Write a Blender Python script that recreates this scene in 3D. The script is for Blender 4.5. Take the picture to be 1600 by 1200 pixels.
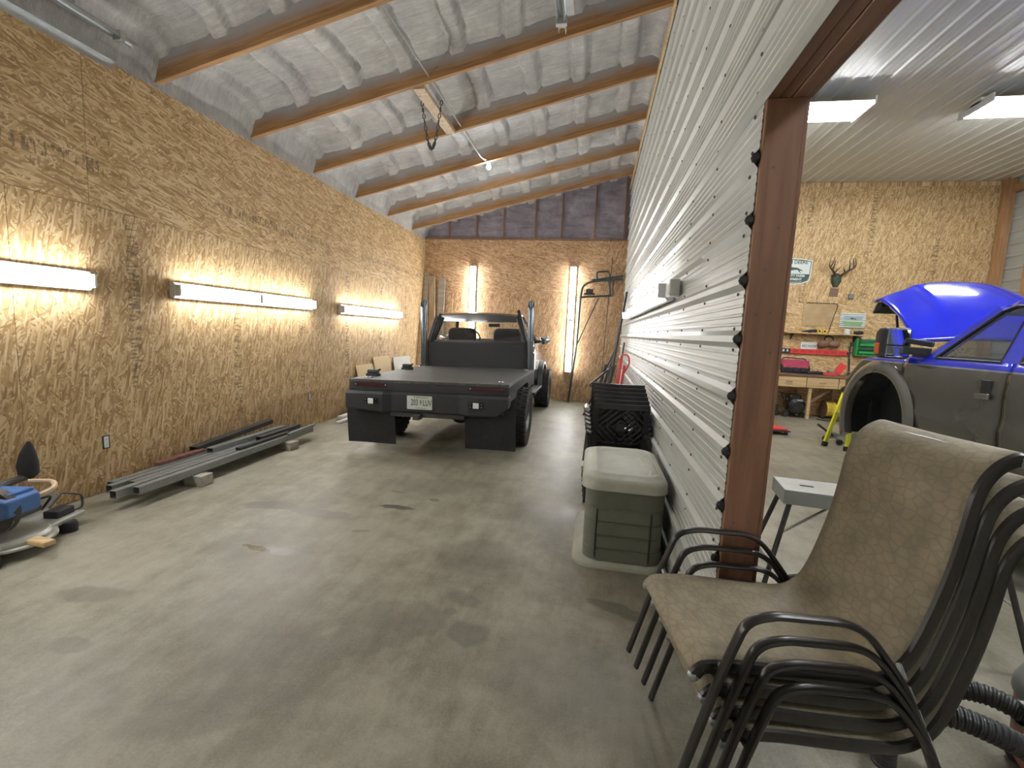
import bpy, bmesh, math, random
from mathutils import Vector, Matrix, noise
random.seed(7)
D2R = math.pi / 180
for o in list(bpy.data.objects): bpy.data.objects.remove(o)
scene = bpy.context.scene
COL = scene.collection

# ------------------------------------------------------------------ camera
cd = bpy.data.cameras.new('camera'); cam = bpy.data.objects.new('camera', cd); COL.objects.link(cam)
cd.sensor_width = 36; cd.lens = 712.1 / 1600 * 36; cd.clip_start = 0.02; cd.clip_end = 100
cam.matrix_world = Matrix(((0.983026, -0.064714, 0.171674, 0), (0.177816, 0.105629, -0.978378, 0),
                           (0.045181, 0.992298, 0.115343, 1.57), (0, 0, 0, 1)))
scene.camera = cam
# ------------------------------------------------------------------ world, exposure
w = bpy.data.worlds.new('world'); scene.world = w; w.use_nodes = True
w.node_tree.nodes['Background'].inputs[0].default_value = (0.8, 0.85, 0.9, 1)
w.node_tree.nodes['Background'].inputs[1].default_value = 0.02
vs = scene.view_settings
vs.view_transform = 'Standard'; vs.look = 'None'; vs.gamma = 1; vs.use_curve_mapping = False
vs.exposure = 0.90
TUBE_POWER = 30.0      # emission of the wall tubes
SHOP_POWER = 54.0      # emission of the high shop lights

# ------------------------------------------------------------------ materials
M = {}
def nt(name):
    m = bpy.data.materials.new(name); m.use_nodes = True; t = m.node_tree
    M[name] = m
    return m, t, t.nodes['Principled BSDF']
def N(t, typ, **kw):
    n = t.nodes.new(typ)
    for k, v in kw.items():
        if k.startswith('i_'): n.inputs[k[2:]].default_value = v
        elif k[0] == 'n' and k[1:].isdigit(): n.inputs[int(k[1:])].default_value = v
        else: setattr(n, k, v)
    return n
def L(t, a, b): t.links.new(a, b)
def math_(t, op, a, b=None, c=None):
    n = N(t, 'ShaderNodeMath', operation=op)
    for i, x in enumerate((a, b, c)):
        if x is None: continue
        if isinstance(x, (int, float)): n.inputs[i].default_value = x
        else: L(t, x, n.inputs[i])
    return n.outputs[0]
def mixc(t, f, a, b):
    n = N(t, 'ShaderNodeMix', data_type='RGBA')
    if isinstance(f, (int, float)): n.inputs[0].default_value = f
    else: L(t, f, n.inputs[0])
    for i, x in ((6, a), (7, b)):
        if isinstance(x, tuple): n.inputs[i].default_value = x if len(x) == 4 else x + (1,)
        else: L(t, x, n.inputs[i])
    return n.outputs[2]
def ramp(t, fac, stops):
    n = N(t, 'ShaderNodeValToRGB'); e = n.color_ramp.elements
    while len(e) < len(stops): e.new(0.5)
    for el, (p, c) in zip(e, stops): el.position = p; el.color = c if len(c) == 4 else tuple(c) + (1,)
    L(t, fac, n.inputs[0]); return n.outputs[0]
def coords(t, rnd=False):
    tc = N(t, 'ShaderNodeTexCoord')
    if not rnd: return tc.outputs['Object']
    oi = N(t, 'ShaderNodeObjectInfo'); m = math_(t, 'MULTIPLY', oi.outputs['Random'], 37.0)
    v = N(t, 'ShaderNodeVectorMath', operation='ADD'); L(t, tc.outputs['Object'], v.inputs[0]); L(t, m, v.inputs[1])
    return v.outputs[0]
def bump(t, b, h, strength=0.3, dist=0.01):
    n = N(t, 'ShaderNodeBump', i_Strength=strength, i_Distance=dist); L(t, h, n.inputs['Height']); L(t, n.outputs[0], b.inputs['Normal'])
def mat(name, c, rough=0.5, metal=0.0, var=0.12, scale=8.0, bmp=0.0, coat=0.0, stretch=None, c2=None):
    """plain surface: colour mottled by noise, optional fine relief"""
    m, t, b = nt(name)
    co = coords(t, True)
    if stretch:
        mp = N(t, 'ShaderNodeMapping'); mp.inputs['Scale'].default_value = stretch; L(t, co, mp.inputs[0]); co = mp.outputs[0]
    n = N(t, 'ShaderNodeTexNoise', i_Scale=scale, i_Detail=5.0, i_Roughness=0.6); L(t, co, n.inputs['Vector'])
    lo = tuple(x * (1 - var) for x in c); hi = c2 or tuple(min(1, x * (1 + var)) for x in c)
    L(t, ramp(t, n.outputs[0], [(0.3, lo), (0.7, hi)]), b.inputs['Base Color'])
    b.inputs['Roughness'].default_value = rough; b.inputs['Metallic'].default_value = metal
    if coat: b.inputs['Coat Weight'].default_value = coat; b.inputs['Coat Roughness'].default_value = 0.06
    if bmp: bump(t, b, n.outputs[0], bmp, 0.01)
    return m

def osb(name, dark, mid, light, stamp=True):
    m, t, b = nt(name)
    co = coords(t, True)
    wn = N(t, 'ShaderNodeTexNoise', i_Scale=4.0, i_Detail=2.0); L(t, co, wn.inputs['Vector'])
    wv = N(t, 'ShaderNodeVectorMath', operation='SCALE'); wv.inputs['Scale'].default_value = 0.025; L(t, wn.outputs[1], wv.inputs[0])
    ad = N(t, 'ShaderNodeVectorMath', operation='ADD'); L(t, co, ad.inputs[0]); L(t, wv.outputs[0], ad.inputs[1])
    cur = None; hgt = None
    for i, (ang, sx, sy, thr) in enumerate(((5, 9, 44, 0), (58, 11, 46, .60), (-52, 11, 48, .60), (30, 9, 48, .50), (-28, 9, 46, .50), (80, 13, 60, .74), (10, 9, 66, .52), (-66, 12, 70, .80), (42, 11, 78, .76), (-38, 11, 74, .76), (-12, 9, 70, .60))):
        mp = N(t, 'ShaderNodeMapping', vector_type='TEXTURE'); mp.inputs['Rotation'].default_value = (0, 0, ang * D2R)
        mp.inputs['Scale'].default_value = (1 / sx, 1 / sy, 1); mp.inputs['Location'].default_value = (i * 3.3, i * 7.7, 0)
        L(t, ad.outputs[0], mp.inputs[0])
        v = N(t, 'ShaderNodeTexVoronoi', voronoi_dimensions='2D', i_Scale=1.0); L(t, mp.outputs[0], v.inputs['Vector'])
        sp = N(t, 'ShaderNodeSeparateColor'); L(t, v.outputs['Color'], sp.inputs[0])
        if cur is None: cur = sp.outputs[0]
        else:
            f = math_(t, 'GREATER_THAN', sp.outputs[1], thr)
            d = math_(t, 'MULTIPLY', v.outputs['Distance'], 0.20)
            val = math_(t, 'SUBTRACT', sp.outputs[0], d)
            n = N(t, 'ShaderNodeMix', data_type='FLOAT'); L(t, f, n.inputs[0]); L(t, cur, n.inputs[2]); L(t, val, n.inputs[3]); cur = n.outputs[0]
    big = N(t, 'ShaderNodeTexNoise', i_Scale=2.2, i_Detail=3.0); L(t, co, big.inputs['Vector'])
    fin = N(t, 'ShaderNodeTexNoise', i_Scale=130.0, i_Detail=2.0); L(t, co, fin.inputs['Vector'])
    s = math_(t, 'ADD', math_(t, 'MULTIPLY', cur, 0.72), math_(t, 'MULTIPLY', big.outputs[0], 0.18))
    s = math_(t, 'ADD', s, math_(t, 'MULTIPLY', fin.outputs[0], 0.16))
    col = ramp(t, s, [(0.10, dark), (0.32, tuple((a + c) / 2 for a, c in zip(dark, mid))), (0.5, mid), (0.82, light)])
    if stamp:   # faint grade-stamp print in a column along the sheet
        tc = N(t, 'ShaderNodeTexCoord'); se = N(t, 'ShaderNodeSeparateXYZ'); L(t, tc.outputs['Object'], se.inputs[0])
        band = math_(t, 'LESS_THAN', math_(t, 'ABSOLUTE', math_(t, 'ADD', se.outputs[1], 0.28)), 0.055)
        mp = N(t, 'ShaderNodeMapping'); mp.inputs['Scale'].default_value = (46, 9, 1); L(t, co, mp.inputs[0])
        sn = N(t, 'ShaderNodeTexNoise', i_Scale=1.0, i_Detail=1.0); L(t, mp.outputs[0], sn.inputs['Vector'])
        ln = N(t, 'ShaderNodeTexNoise', i_Scale=1.1, i_Detail=0.0); L(t, co, ln.inputs['Vector'])
        f = math_(t, 'MULTIPLY', band, math_(t, 'MULTIPLY', math_(t, 'GREATER_THAN', sn.outputs[0], 0.54), math_(t, 'GREATER_THAN', ln.outputs[0], 0.5)))
        col = mixc(t, math_(t, 'MULTIPLY', f, 0.55), col, (0.09, 0.06, 0.045))
    L(t, col, b.inputs['Base Color']); b.inputs['Roughness'].default_value = 0.55
    b.inputs['Specular IOR Level'].default_value = 0.3
    bump(t, b, cur, 0.25, 0.003)
    return m
osb('osb', (0.33, 0.195, 0.082), (0.565, 0.375, 0.180), (0.75, 0.565, 0.335))
osb('osb_pale', (0.36, 0.215, 0.09), (0.63, 0.425, 0.205), (0.80, 0.61, 0.36))
osb('osb_red', (0.29, 0.155, 0.078), (0.52, 0.325, 0.175), (0.69, 0.485, 0.295), stamp=False)

# concrete slab with stains that have their own shapes (metres in world = object coordinates)
STAINS = [(-2.62, 3.33, .26, .10, 10, .55), (-2.18, 3.30, .34, .085, -3, .42), (-1.60, 3.60, .17, .045, -3, .8), (-2.03, 2.66, .13, .07, 5, .55),
          (-1.88, 2.66, .07, .04, 0, .5), (-1.0, 2.19, .26, .15, 20, .32), (-.80, 2.16, .12, .12, 0, .3), (-.55, 2.14, .10, .10, 0, .42), (-.66, 2.42, .12, .07, 0, .35),
          (-.70, 2.26, .06, .05, 0, .4), (-1.06, 1.96, .32, .13, 35, .26), (.22, 2.54, .16, .06, -25, .5), (.32, 2.50, .08, .05, 0, .5), (-.73, 2.93, .28, .24, 60, .30),
          (-2.68, 1.95, .20, .08, 15, .35), (-2.34, 1.6, .10, .05, 0, .32), (-1.42, 1.44, .34, .12, 30, .24), (-1.68, 3.08, .07, .03, 0, .4), (-.34, 3.86, .40, .30, 0, .22),
          (-1.4, 4.22, .5, .22, 20, .22), (-1.35, 3.85, .06, .03, 0, .7), (-1.75, 3.95, .09, .03, 0, .5), (-2.5, 1.1, .3, .2, 0, .22), (-.1, 2.0, .3, .3, 0, .2), (-1.8, 5.4, .5, .3, 0, .3), (2.2, 6.0, .6, .4, 0, .2), (3.0, 8.4, .8, .3, 10, .2)]
WET = [(-2.20, 2.655, .14, .03, -5)]
def concrete():
    m, t, b = nt('concrete')
    co = coords(t)
    n1 = N(t, 'ShaderNodeTexNoise', i_Scale=0.8, i_Detail=6.0, i_Roughness=0.62); L(t, co, n1.inputs['Vector'])
    n2 = N(t, 'ShaderNodeTexNoise', i_Scale=5.0, i_Detail=8.0, i_Roughness=0.7); L(t, co, n2.inputs['Vector'])
    n3 = N(t, 'ShaderNodeTexNoise', i_Scale=90.0, i_Detail=3.0); L(t, co, n3.inputs['Vector'])
    mp = N(t, 'ShaderNodeMapping'); mp.inputs['Scale'].default_value = (7, 1.6, 1); mp.inputs['Rotation'].default_value = (0, 0, .25); L(t, co, mp.inputs[0])
    n4 = N(t, 'ShaderNodeTexNoise', i_Scale=1.2, i_Detail=7.0, i_Roughness=0.7); L(t, mp.outputs[0], n4.inputs['Vector'])
    s = math_(t, 'ADD', math_(t, 'MULTIPLY', n1.outputs[0], 0.40), math_(t, 'MULTIPLY', n2.outputs[0], 0.28))
    s = math_(t, 'ADD', s, math_(t, 'MULTIPLY', n3.outputs[0], 0.12)); s = math_(t, 'ADD', s, math_(t, 'MULTIPLY', n4.outputs[0], 0.20))
    col = ramp(t, s, [(0.36, (0.112, 0.098, 0.064)), (0.455, (0.208, 0.188, 0.136)), (0.53, (0.305, 0.282, 0.215)), (0.64, (0.40, 0.375, 0.300))])
    wn = N(t, 'ShaderNodeTexNoise', i_Scale=6.0, i_Detail=4.0); L(t, co, wn.inputs['Vector'])
    wv = N(t, 'ShaderNodeVectorMath', operation='MULTIPLY_ADD'); wv.inputs[1].default_value = (.16, .16, 0); wv.inputs[2].default_value = (-.08, -.08, 0); L(t, wn.outputs[1], wv.inputs[0])
    ad = N(t, 'ShaderNodeVectorMath', operation='ADD'); L(t, co, ad.inputs[0]); L(t, wv.outputs[0], ad.inputs[1])
    def blob(x, y, rx, ry, a):
        mp = N(t, 'ShaderNodeMapping', vector_type='TEXTURE'); mp.inputs['Location'].default_value = (x, y, 0)
        mp.inputs['Rotation'].default_value = (0, 0, a * D2R); mp.inputs['Scale'].default_value = (rx, ry, 1); L(t, ad.outputs[0], mp.inputs[0])
        ln = N(t, 'ShaderNodeVectorMath', operation='LENGTH'); L(t, mp.outputs[0], ln.inputs[0])
        mr = N(t, 'ShaderNodeMapRange', interpolation_type='SMOOTHSTEP'); mr.inputs[1].default_value = 1.15; mr.inputs[2].default_value = 0.75; L(t, ln.outputs['Value'], mr.inputs[0])
        return mr.outputs[0]
    acc = None
    for (x, y, rx, ry, a, k) in STAINS:
        f = math_(t, 'MULTIPLY', blob(x, y, rx, ry, a), k)
        acc = f if acc is None else math_(t, 'MAXIMUM', acc, f)
    acc = math_(t, 'MULTIPLY', acc, math_(t, 'ADD', math_(t, 'MULTIPLY', n2.outputs[0], 0.8), 0.55))
    col = mixc(t, acc, col, (0.055, 0.045, 0.035))
    wet = None
    for a in WET:
        f = blob(*a); wet = f if wet is None else math_(t, 'MAXIMUM', wet, f)
    L(t, col, b.inputs['Base Color'])
    r = math_(t, 'ADD', math_(t, 'MULTIPLY', n2.outputs[0], 0.35), 0.30)
    r = math_(t, 'SUBTRACT', r, math_(t, 'MULTIPLY', acc, 0.22)); r = math_(t, 'MULTIPLY', r, math_(t, 'SUBTRACT', 1.0, math_(t, 'MULTIPLY', wet, 0.9)))
    L(t, r, b.inputs['Roughness'])
    bump(t, b, s, 0.25, 0.01)
concrete()

def foam(name, a, c):
    m, t, b = nt(name); co = coords(t)
    n = N(t, 'ShaderNodeTexNoise', i_Scale=2.5, i_Detail=7.0, i_Roughness=0.65); L(t, co, n.inputs['Vector'])
    mp = N(t, 'ShaderNodeMapping'); mp.inputs['Scale'].default_value = (1.5, 16, 4); L(t, co, mp.inputs[0])
    n2 = N(t, 'ShaderNodeTexNoise', i_Scale=2.0, i_Detail=6.0, i_Roughness=0.7); L(t, mp.outputs[0], n2.inputs['Vector'])
    s = math_(t, 'ADD', math_(t, 'MULTIPLY', n.outputs[0], 0.6), math_(t, 'MULTIPLY', n2.outputs[0], 0.4))
    L(t, ramp(t, s, [(0.32, a), (0.52, tuple((x + y) / 2 for x, y in zip(a, c))), (0.66, c)]), b.inputs['Base Color'])
    b.inputs['Roughness'].default_value = 0.8; b.inputs['Specular IOR Level'].default_value = 0.25
    bump(t, b, s, 1.0, 0.05)
foam('foam', (0.36, 0.345, 0.335), (0.74, 0.72, 0.675))
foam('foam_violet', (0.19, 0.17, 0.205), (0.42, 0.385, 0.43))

def rafter_mat():
    m, t, b = nt('rafter_wood'); tc = N(t, 'ShaderNodeTexCoord'); co = coords(t, True)
    mp = N(t, 'ShaderNodeMapping'); mp.inputs['Scale'].default_value = (1.2, 14, 22); L(t, co, mp.inputs[0])
    n = N(t, 'ShaderNodeTexNoise', i_Scale=2.0, i_Detail=6.0); L(t, mp.outputs[0], n.inputs['Vector'])
    wood = ramp(t, n.outputs[0], [(0.3, (0.23, 0.105, 0.035)), (0.7, (0.42, 0.23, 0.085))])
    n2 = N(t, 'ShaderNodeTexNoise', i_Scale=3.0, i_Detail=5.0); L(t, co, n2.inputs['Vector'])
    se = N(t, 'ShaderNodeSeparateXYZ'); L(t, tc.outputs['Object'], se.inputs[0])
    h = math_(t, 'ADD', se.outputs[2], math_(t, 'MULTIPLY', n2.outputs[0], 0.16))
    mr = N(t, 'ShaderNodeMapRange'); mr.inputs[1].default_value = 0.14; mr.inputs[2].default_value = 0.27; L(t, h, mr.inputs[0])
    L(t, mixc(t, mr.outputs[0], wood, (0.34, 0.33, 0.33)), b.inputs['Base Color']); b.inputs['Roughness'].default_value = 0.65
rafter_mat()

def wood(name, a, c, rough=0.55, sc=(1.0, 18, 18), knots=True):
    m, t, b = nt(name); co = coords(t, True)
    mp = N(t, 'ShaderNodeMapping'); mp.inputs['Scale'].default_value = sc; L(t, co, mp.inputs[0])
    n = N(t, 'ShaderNodeTexNoise', i_Scale=1.6, i_Detail=6.0, i_Distortion=0.6); L(t, mp.outputs[0], n.inputs['Vector'])
    col = ramp(t, n.outputs[0], [(0.3, a), (0.7, c)])
    if knots:
        v = N(t, 'ShaderNodeTexVoronoi', i_Scale=2.2); L(t, co, v.inputs['Vector'])
        k = N(t, 'ShaderNodeMapRange', interpolation_type='SMOOTHSTEP'); k.inputs[1].default_value = 0.075; k.inputs[2].default_value = 0.03; L(t, v.outputs['Distance'], k.inputs[0])
        col = mixc(t, math_(t, 'MULTIPLY', k.outputs[0], 0.7), col, tuple(x * 0.3 for x in a))
    L(t, col, b.inputs['Base Color']); b.inputs['Roughness'].default_value = rough; bump(t, b, n.outputs[0], 0.12, 0.004)
wood('stained_wood', (0.165, 0.078, 0.042), (0.265, 0.130, 0.070), sc=(14, 14, 1.0))
wood('stained_beam', (0.185, 0.098, 0.060), (0.290, 0.160, 0.098), sc=(14, 1.0, 14))
wood('pale_wood', (0.46, 0.30, 0.14), (0.66, 0.47, 0.25))
wood('plank_wood', (0.36, 0.27, 0.17), (0.56, 0.44, 0.30), sc=(14, 14, 1.2))
wood('grey_wood', (0.30, 0.27, 0.22), (0.46, 0.42, 0.35))
wood('post_wood', (0.34, 0.18, 0.08), (0.50, 0.29, 0.14), sc=(14, 14, 1.2))
wood('bench_dark', (0.16, 0.085, 0.05), (0.27, 0.15, 0.09))
wood('red_board', (0.16, 0.055, 0.04), (0.26, 0.11, 0.08), knots=False)

def tube_mat(name, power, c=(0.97, 0.99, 1.0)):
    m, t, b = nt(name); b.inputs['Base Color'].default_value = (.9, .9, .9, 1)
    b.inputs['Emission Color'].default_value = c + (1,); b.inputs['Emission Strength'].default_value = power
tube_mat('tube_glow', TUBE_POWER); tube_mat('shop_glow', SHOP_POWER); tube_mat('bulb_glow', 160.0, (.85, .93, 1.0)); tube_mat('pod_glow', 0.0)

def glass_mat(name, tint, refl=0.12):
    m, t, b = nt(name); t.nodes.remove(b); out = t.nodes['Material Output']
    tr = N(t, 'ShaderNodeBsdfTransparent'); tr.inputs[0].default_value = tint + (1,)
    gl = N(t, 'ShaderNodeBsdfGlossy'); gl.inputs['Roughness'].default_value = 0.02; gl.inputs[0].default_value = (.9, .9, .9, 1)
    fr = N(t, 'ShaderNodeLayerWeight'); mx = N(t, 'ShaderNodeMixShader')
    L(t, math_(t, 'ADD', math_(t, 'MULTIPLY', math_(t, 'POWER', fr.outputs['Facing'], 4.0), 0.6), refl * .5), mx.inputs[0]); L(t, tr.outputs[0], mx.inputs[1]); L(t, gl.outputs[0], mx.inputs[2]); L(t, mx.outputs[0], out.inputs[0])
glass_mat('glass', (0.96, 0.97, 0.96), 0.07); glass_mat('glass_dark', (0.80, 0.83, 0.86), 0.12)

mat('white_sheet', (0.47, 0.485, 0.45), 0.36, 0.0, 0.05, 3.0)
mat('white_ceiling', (0.68, 0.69, 0.65), 0.36, 0.0, 0.03, 3.0)
mat('white_paint', (0.80, 0.80, 0.78), 0.4, 0, 0.04)
mat('fixture_white', (0.78, 0.79, 0.80), 0.35, 0, 0.03)
mat('screw_dark', (0.10, 0.10, 0.10), 0.5, 0.4)
mat('galvanized', (0.58, 0.60, 0.60), 0.32, 0.85, 0.10, 14)
mat('steel_tube', (0.30, 0.315, 0.305), 0.42, 0.55, 0.18, 6, stretch=(1, 8, 8))
mat('steel_dark', (0.075, 0.07, 0.066), 0.5, 0.4, 0.25, 6)
mat('black_rubber', (0.018, 0.018, 0.019), 0.7, 0, 0.25, 20)
mat('bedliner', (0.026, 0.027, 0.029), 0.62, 0, 0.3, 160, 0.5)
mat('flat_black', (0.022, 0.023, 0.026), 0.48, 0, 0.2, 20)
mat('gloss_black', (0.012, 0.012, 0.014), 0.18, 0, 0.1, 6, coat=0.6)
mat('deck_top', (0.070, 0.068, 0.062), 0.6, 0, 0.3, 25, 0.3)
mat('chrome', (0.75, 0.76, 0.78), 0.12, 1.0, 0.03)
mat('steel_pipe', (0.11, 0.125, 0.135), 0.28, 0.85, 0.1)
mat('cab_paint', (0.055, 0.058, 0.062), 0.22, 0.4, 0.1, 4, coat=0.8)
mat('tire', (0.022, 0.021, 0.020), 0.75, 0, 0.3, 30, 0.2)
mat('rim', (0.16, 0.155, 0.15), 0.45, 0.7, 0.15)
mat('red_lens', (0.075, 0.018, 0.022), 0.2, 0, 0.15, coat=0.5)
mat('plate_white', (0.66, 0.68, 0.62), 0.4, 0, 0.05)
mat('plate_green', (0.05, 0.11, 0.07), 0.5, 0, 0.05)
mat('seat_cloth', (0.035, 0.034, 0.036), 0.85, 0, 0.25, 60)
mat('interior_grey', (0.16, 0.16, 0.155), 0.7, 0, 0.1)
mat('blue_paint', (0.008, 0.018, 0.62), 0.15, 0.0, 0.05, 3, coat=1.0)
mat('blue_tool', (0.07, 0.17, 0.42), 0.45, 0, 0.15)
mat('orange_lens', (0.75, 0.13, 0.03), 0.25, 0, 0.08)
mat('frame_brown', (0.026, 0.022, 0.019), 0.30, 0.2, 0.15, 10)
mat('resin_dark', (0.150, 0.155, 0.115), 0.55, 0, 0.12, 5)
mat('resin_light', (0.43, 0.43, 0.35), 0.5, 0, 0.14, 6)
mat('chair_plastic', (0.022, 0.022, 0.022), 0.30, 0, 0.15)
mat('red_paint', (0.50, 0.045, 0.045), 0.38, 0, 0.12)
mat('pink_red', (0.42, 0.05, 0.10), 0.6, 0, 0.2)
mat('bright_red', (0.70, 0.06, 0.05), 0.4, 0, 0.1)
mat('yellow_glass', (0.80, 0.78, 0.03), 0.4, 0, 0.06)
mat('yellow_cord', (0.75, 0.55, 0.06), 0.55, 0, 0.1)
mat('green_plastic', (0.04, 0.36, 0.10), 0.45, 0, 0.12)
mat('dark_green', (0.045, 0.085, 0.07), 0.45, 0, 0.1)
mat('sign_white', (0.74, 0.78, 0.75), 0.4, 0, 0.03)
mat('sign_green', (0.30, 0.48, 0.22), 0.45, 0, 0.15)
mat('sign_blue', (0.45, 0.55, 0.62), 0.45, 0, 0.1)
mat('antler', (0.085, 0.055, 0.04), 0.55, 0, 0.3, 20)
mat('camo', (0.055, 0.075, 0.045), 0.7, 0, 0.5, 25)
mat('cardboard', (0.62, 0.46, 0.24), 0.75, 0, 0.08)
mat('plywood', (0.58, 0.43, 0.23), 0.65, 0, 0.08, 5, stretch=(1, 8, 1))
mat('drywall', (0.62, 0.61, 0.56), 0.7, 0, 0.05)
mat('aluminium', (0.46, 0.48, 0.47), 0.35, 0.9, 0.08, 10)
mat('teal', (0.02, 0.16, 0.18), 0.45, 0, 0.1)
mat('hose_black', (0.022, 0.022, 0.023), 0.42, 0, 0.1)
mat('vac_grey', (0.20, 0.21, 0.21), 0.45, 0, 0.1)
mat('vac_red', (0.33, 0.10, 0.06), 0.45, 0, 0.1)
mat('saw_alu', (0.52, 0.52, 0.47), 0.4, 0.6, 0.12)
mat('tan_strap', (0.65, 0.48, 0.30), 0.6, 0, 0.1)
mat('mirror_glass', (0.85, 0.87, 0.88), 0.03, 1.0, 0.0)
mat('engine_dark', (0.03, 0.03, 0.032), 0.6, 0.2, 0.3, 12)
mat('plywood_dirty', (0.50, 0.35, 0.18), 0.65, 0, 0.15, 6)

def sling_mat():
    m, t, b = nt('sling_fabric'); co = coords(t)
    mp = N(t, 'ShaderNodeMapping'); mp.inputs['Scale'].default_value = (34, 22, 34); L(t, co, mp.inputs[0])
    v = N(t, 'ShaderNodeTexVoronoi', feature='DISTANCE_TO_EDGE', i_Scale=1.0, i_Randomness=0.75); L(t, mp.outputs[0], v.inputs['Vector'])
    n = N(t, 'ShaderNodeTexNoise', i_Scale=9.0, i_Detail=4.0); L(t, co, n.inputs['Vector'])
    wv = N(t, 'ShaderNodeTexNoise', i_Scale=420.0, i_Detail=1.0); L(t, co, wv.inputs['Vector'])
    base = ramp(t, n.outputs[0], [(0.3, (0.205, 0.165, 0.098)), (0.7, (0.330, 0.275, 0.172))])
    e = N(t, 'ShaderNodeMapRange'); e.inputs[1].default_value = 0.0; e.inputs[2].default_value = 0.15; e.inputs[3].default_value = 0.30; e.inputs[4].default_value = 0.0; L(t, v.outputs['Distance'], e.inputs[0])
    col = mixc(t, e.outputs[0], base, (0.085, 0.065, 0.045))
    col = mixc(t, math_(t, 'MULTIPLY', wv.outputs[0], 0.35), col, (0.10, 0.08, 0.055))
    L(t, col, b.inputs['Base Color']); b.inputs['Roughness'].default_value = 0.62; bump(t, b, wv.outputs[0], 0.3, 0.002)
sling_mat()
def twotone():
    m, t, b = nt('two_tone_paint'); tc = N(t, 'ShaderNodeTexCoord'); se = N(t, 'ShaderNodeSeparateXYZ'); L(t, tc.outputs['Object'], se.inputs[0])
    n = N(t, 'ShaderNodeTexNoise', i_Scale=5.0, i_Detail=4.0); L(t, tc.outputs['Object'], n.inputs['Vector'])
    up = math_(t, 'GREATER_THAN', se.outputs[2], 1.435); st = math_(t, 'COMPARE', se.outputs[2], 1.43, 0.006)
    grey = ramp(t, n.outputs[0], [(0.3, (0.105, 0.092, 0.078)), (0.7, (0.130, 0.115, 0.098))])
    col = mixc(t, up, grey, (0.012, 0.022, 0.55)); col = mixc(t, st, col, (0.35, 0.35, 0.42))
    L(t, col, b.inputs['Base Color']); b.inputs['Roughness'].default_value = 0.25; b.inputs['Metallic'].default_value = 0.35
    L(t, math_(t, 'MULTIPLY', math_(t, 'SUBTRACT', 1.0, up), 0.45), b.inputs['Metallic'])
    b.inputs['Coat Weight'].default_value = 0.9; b.inputs['Coat Roughness'].default_value = 0.05
twotone()
mat('truck_grey', (0.19, 0.17, 0.15), 0.17, 0.45, 0.08, 4, coat=0.9)

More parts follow.
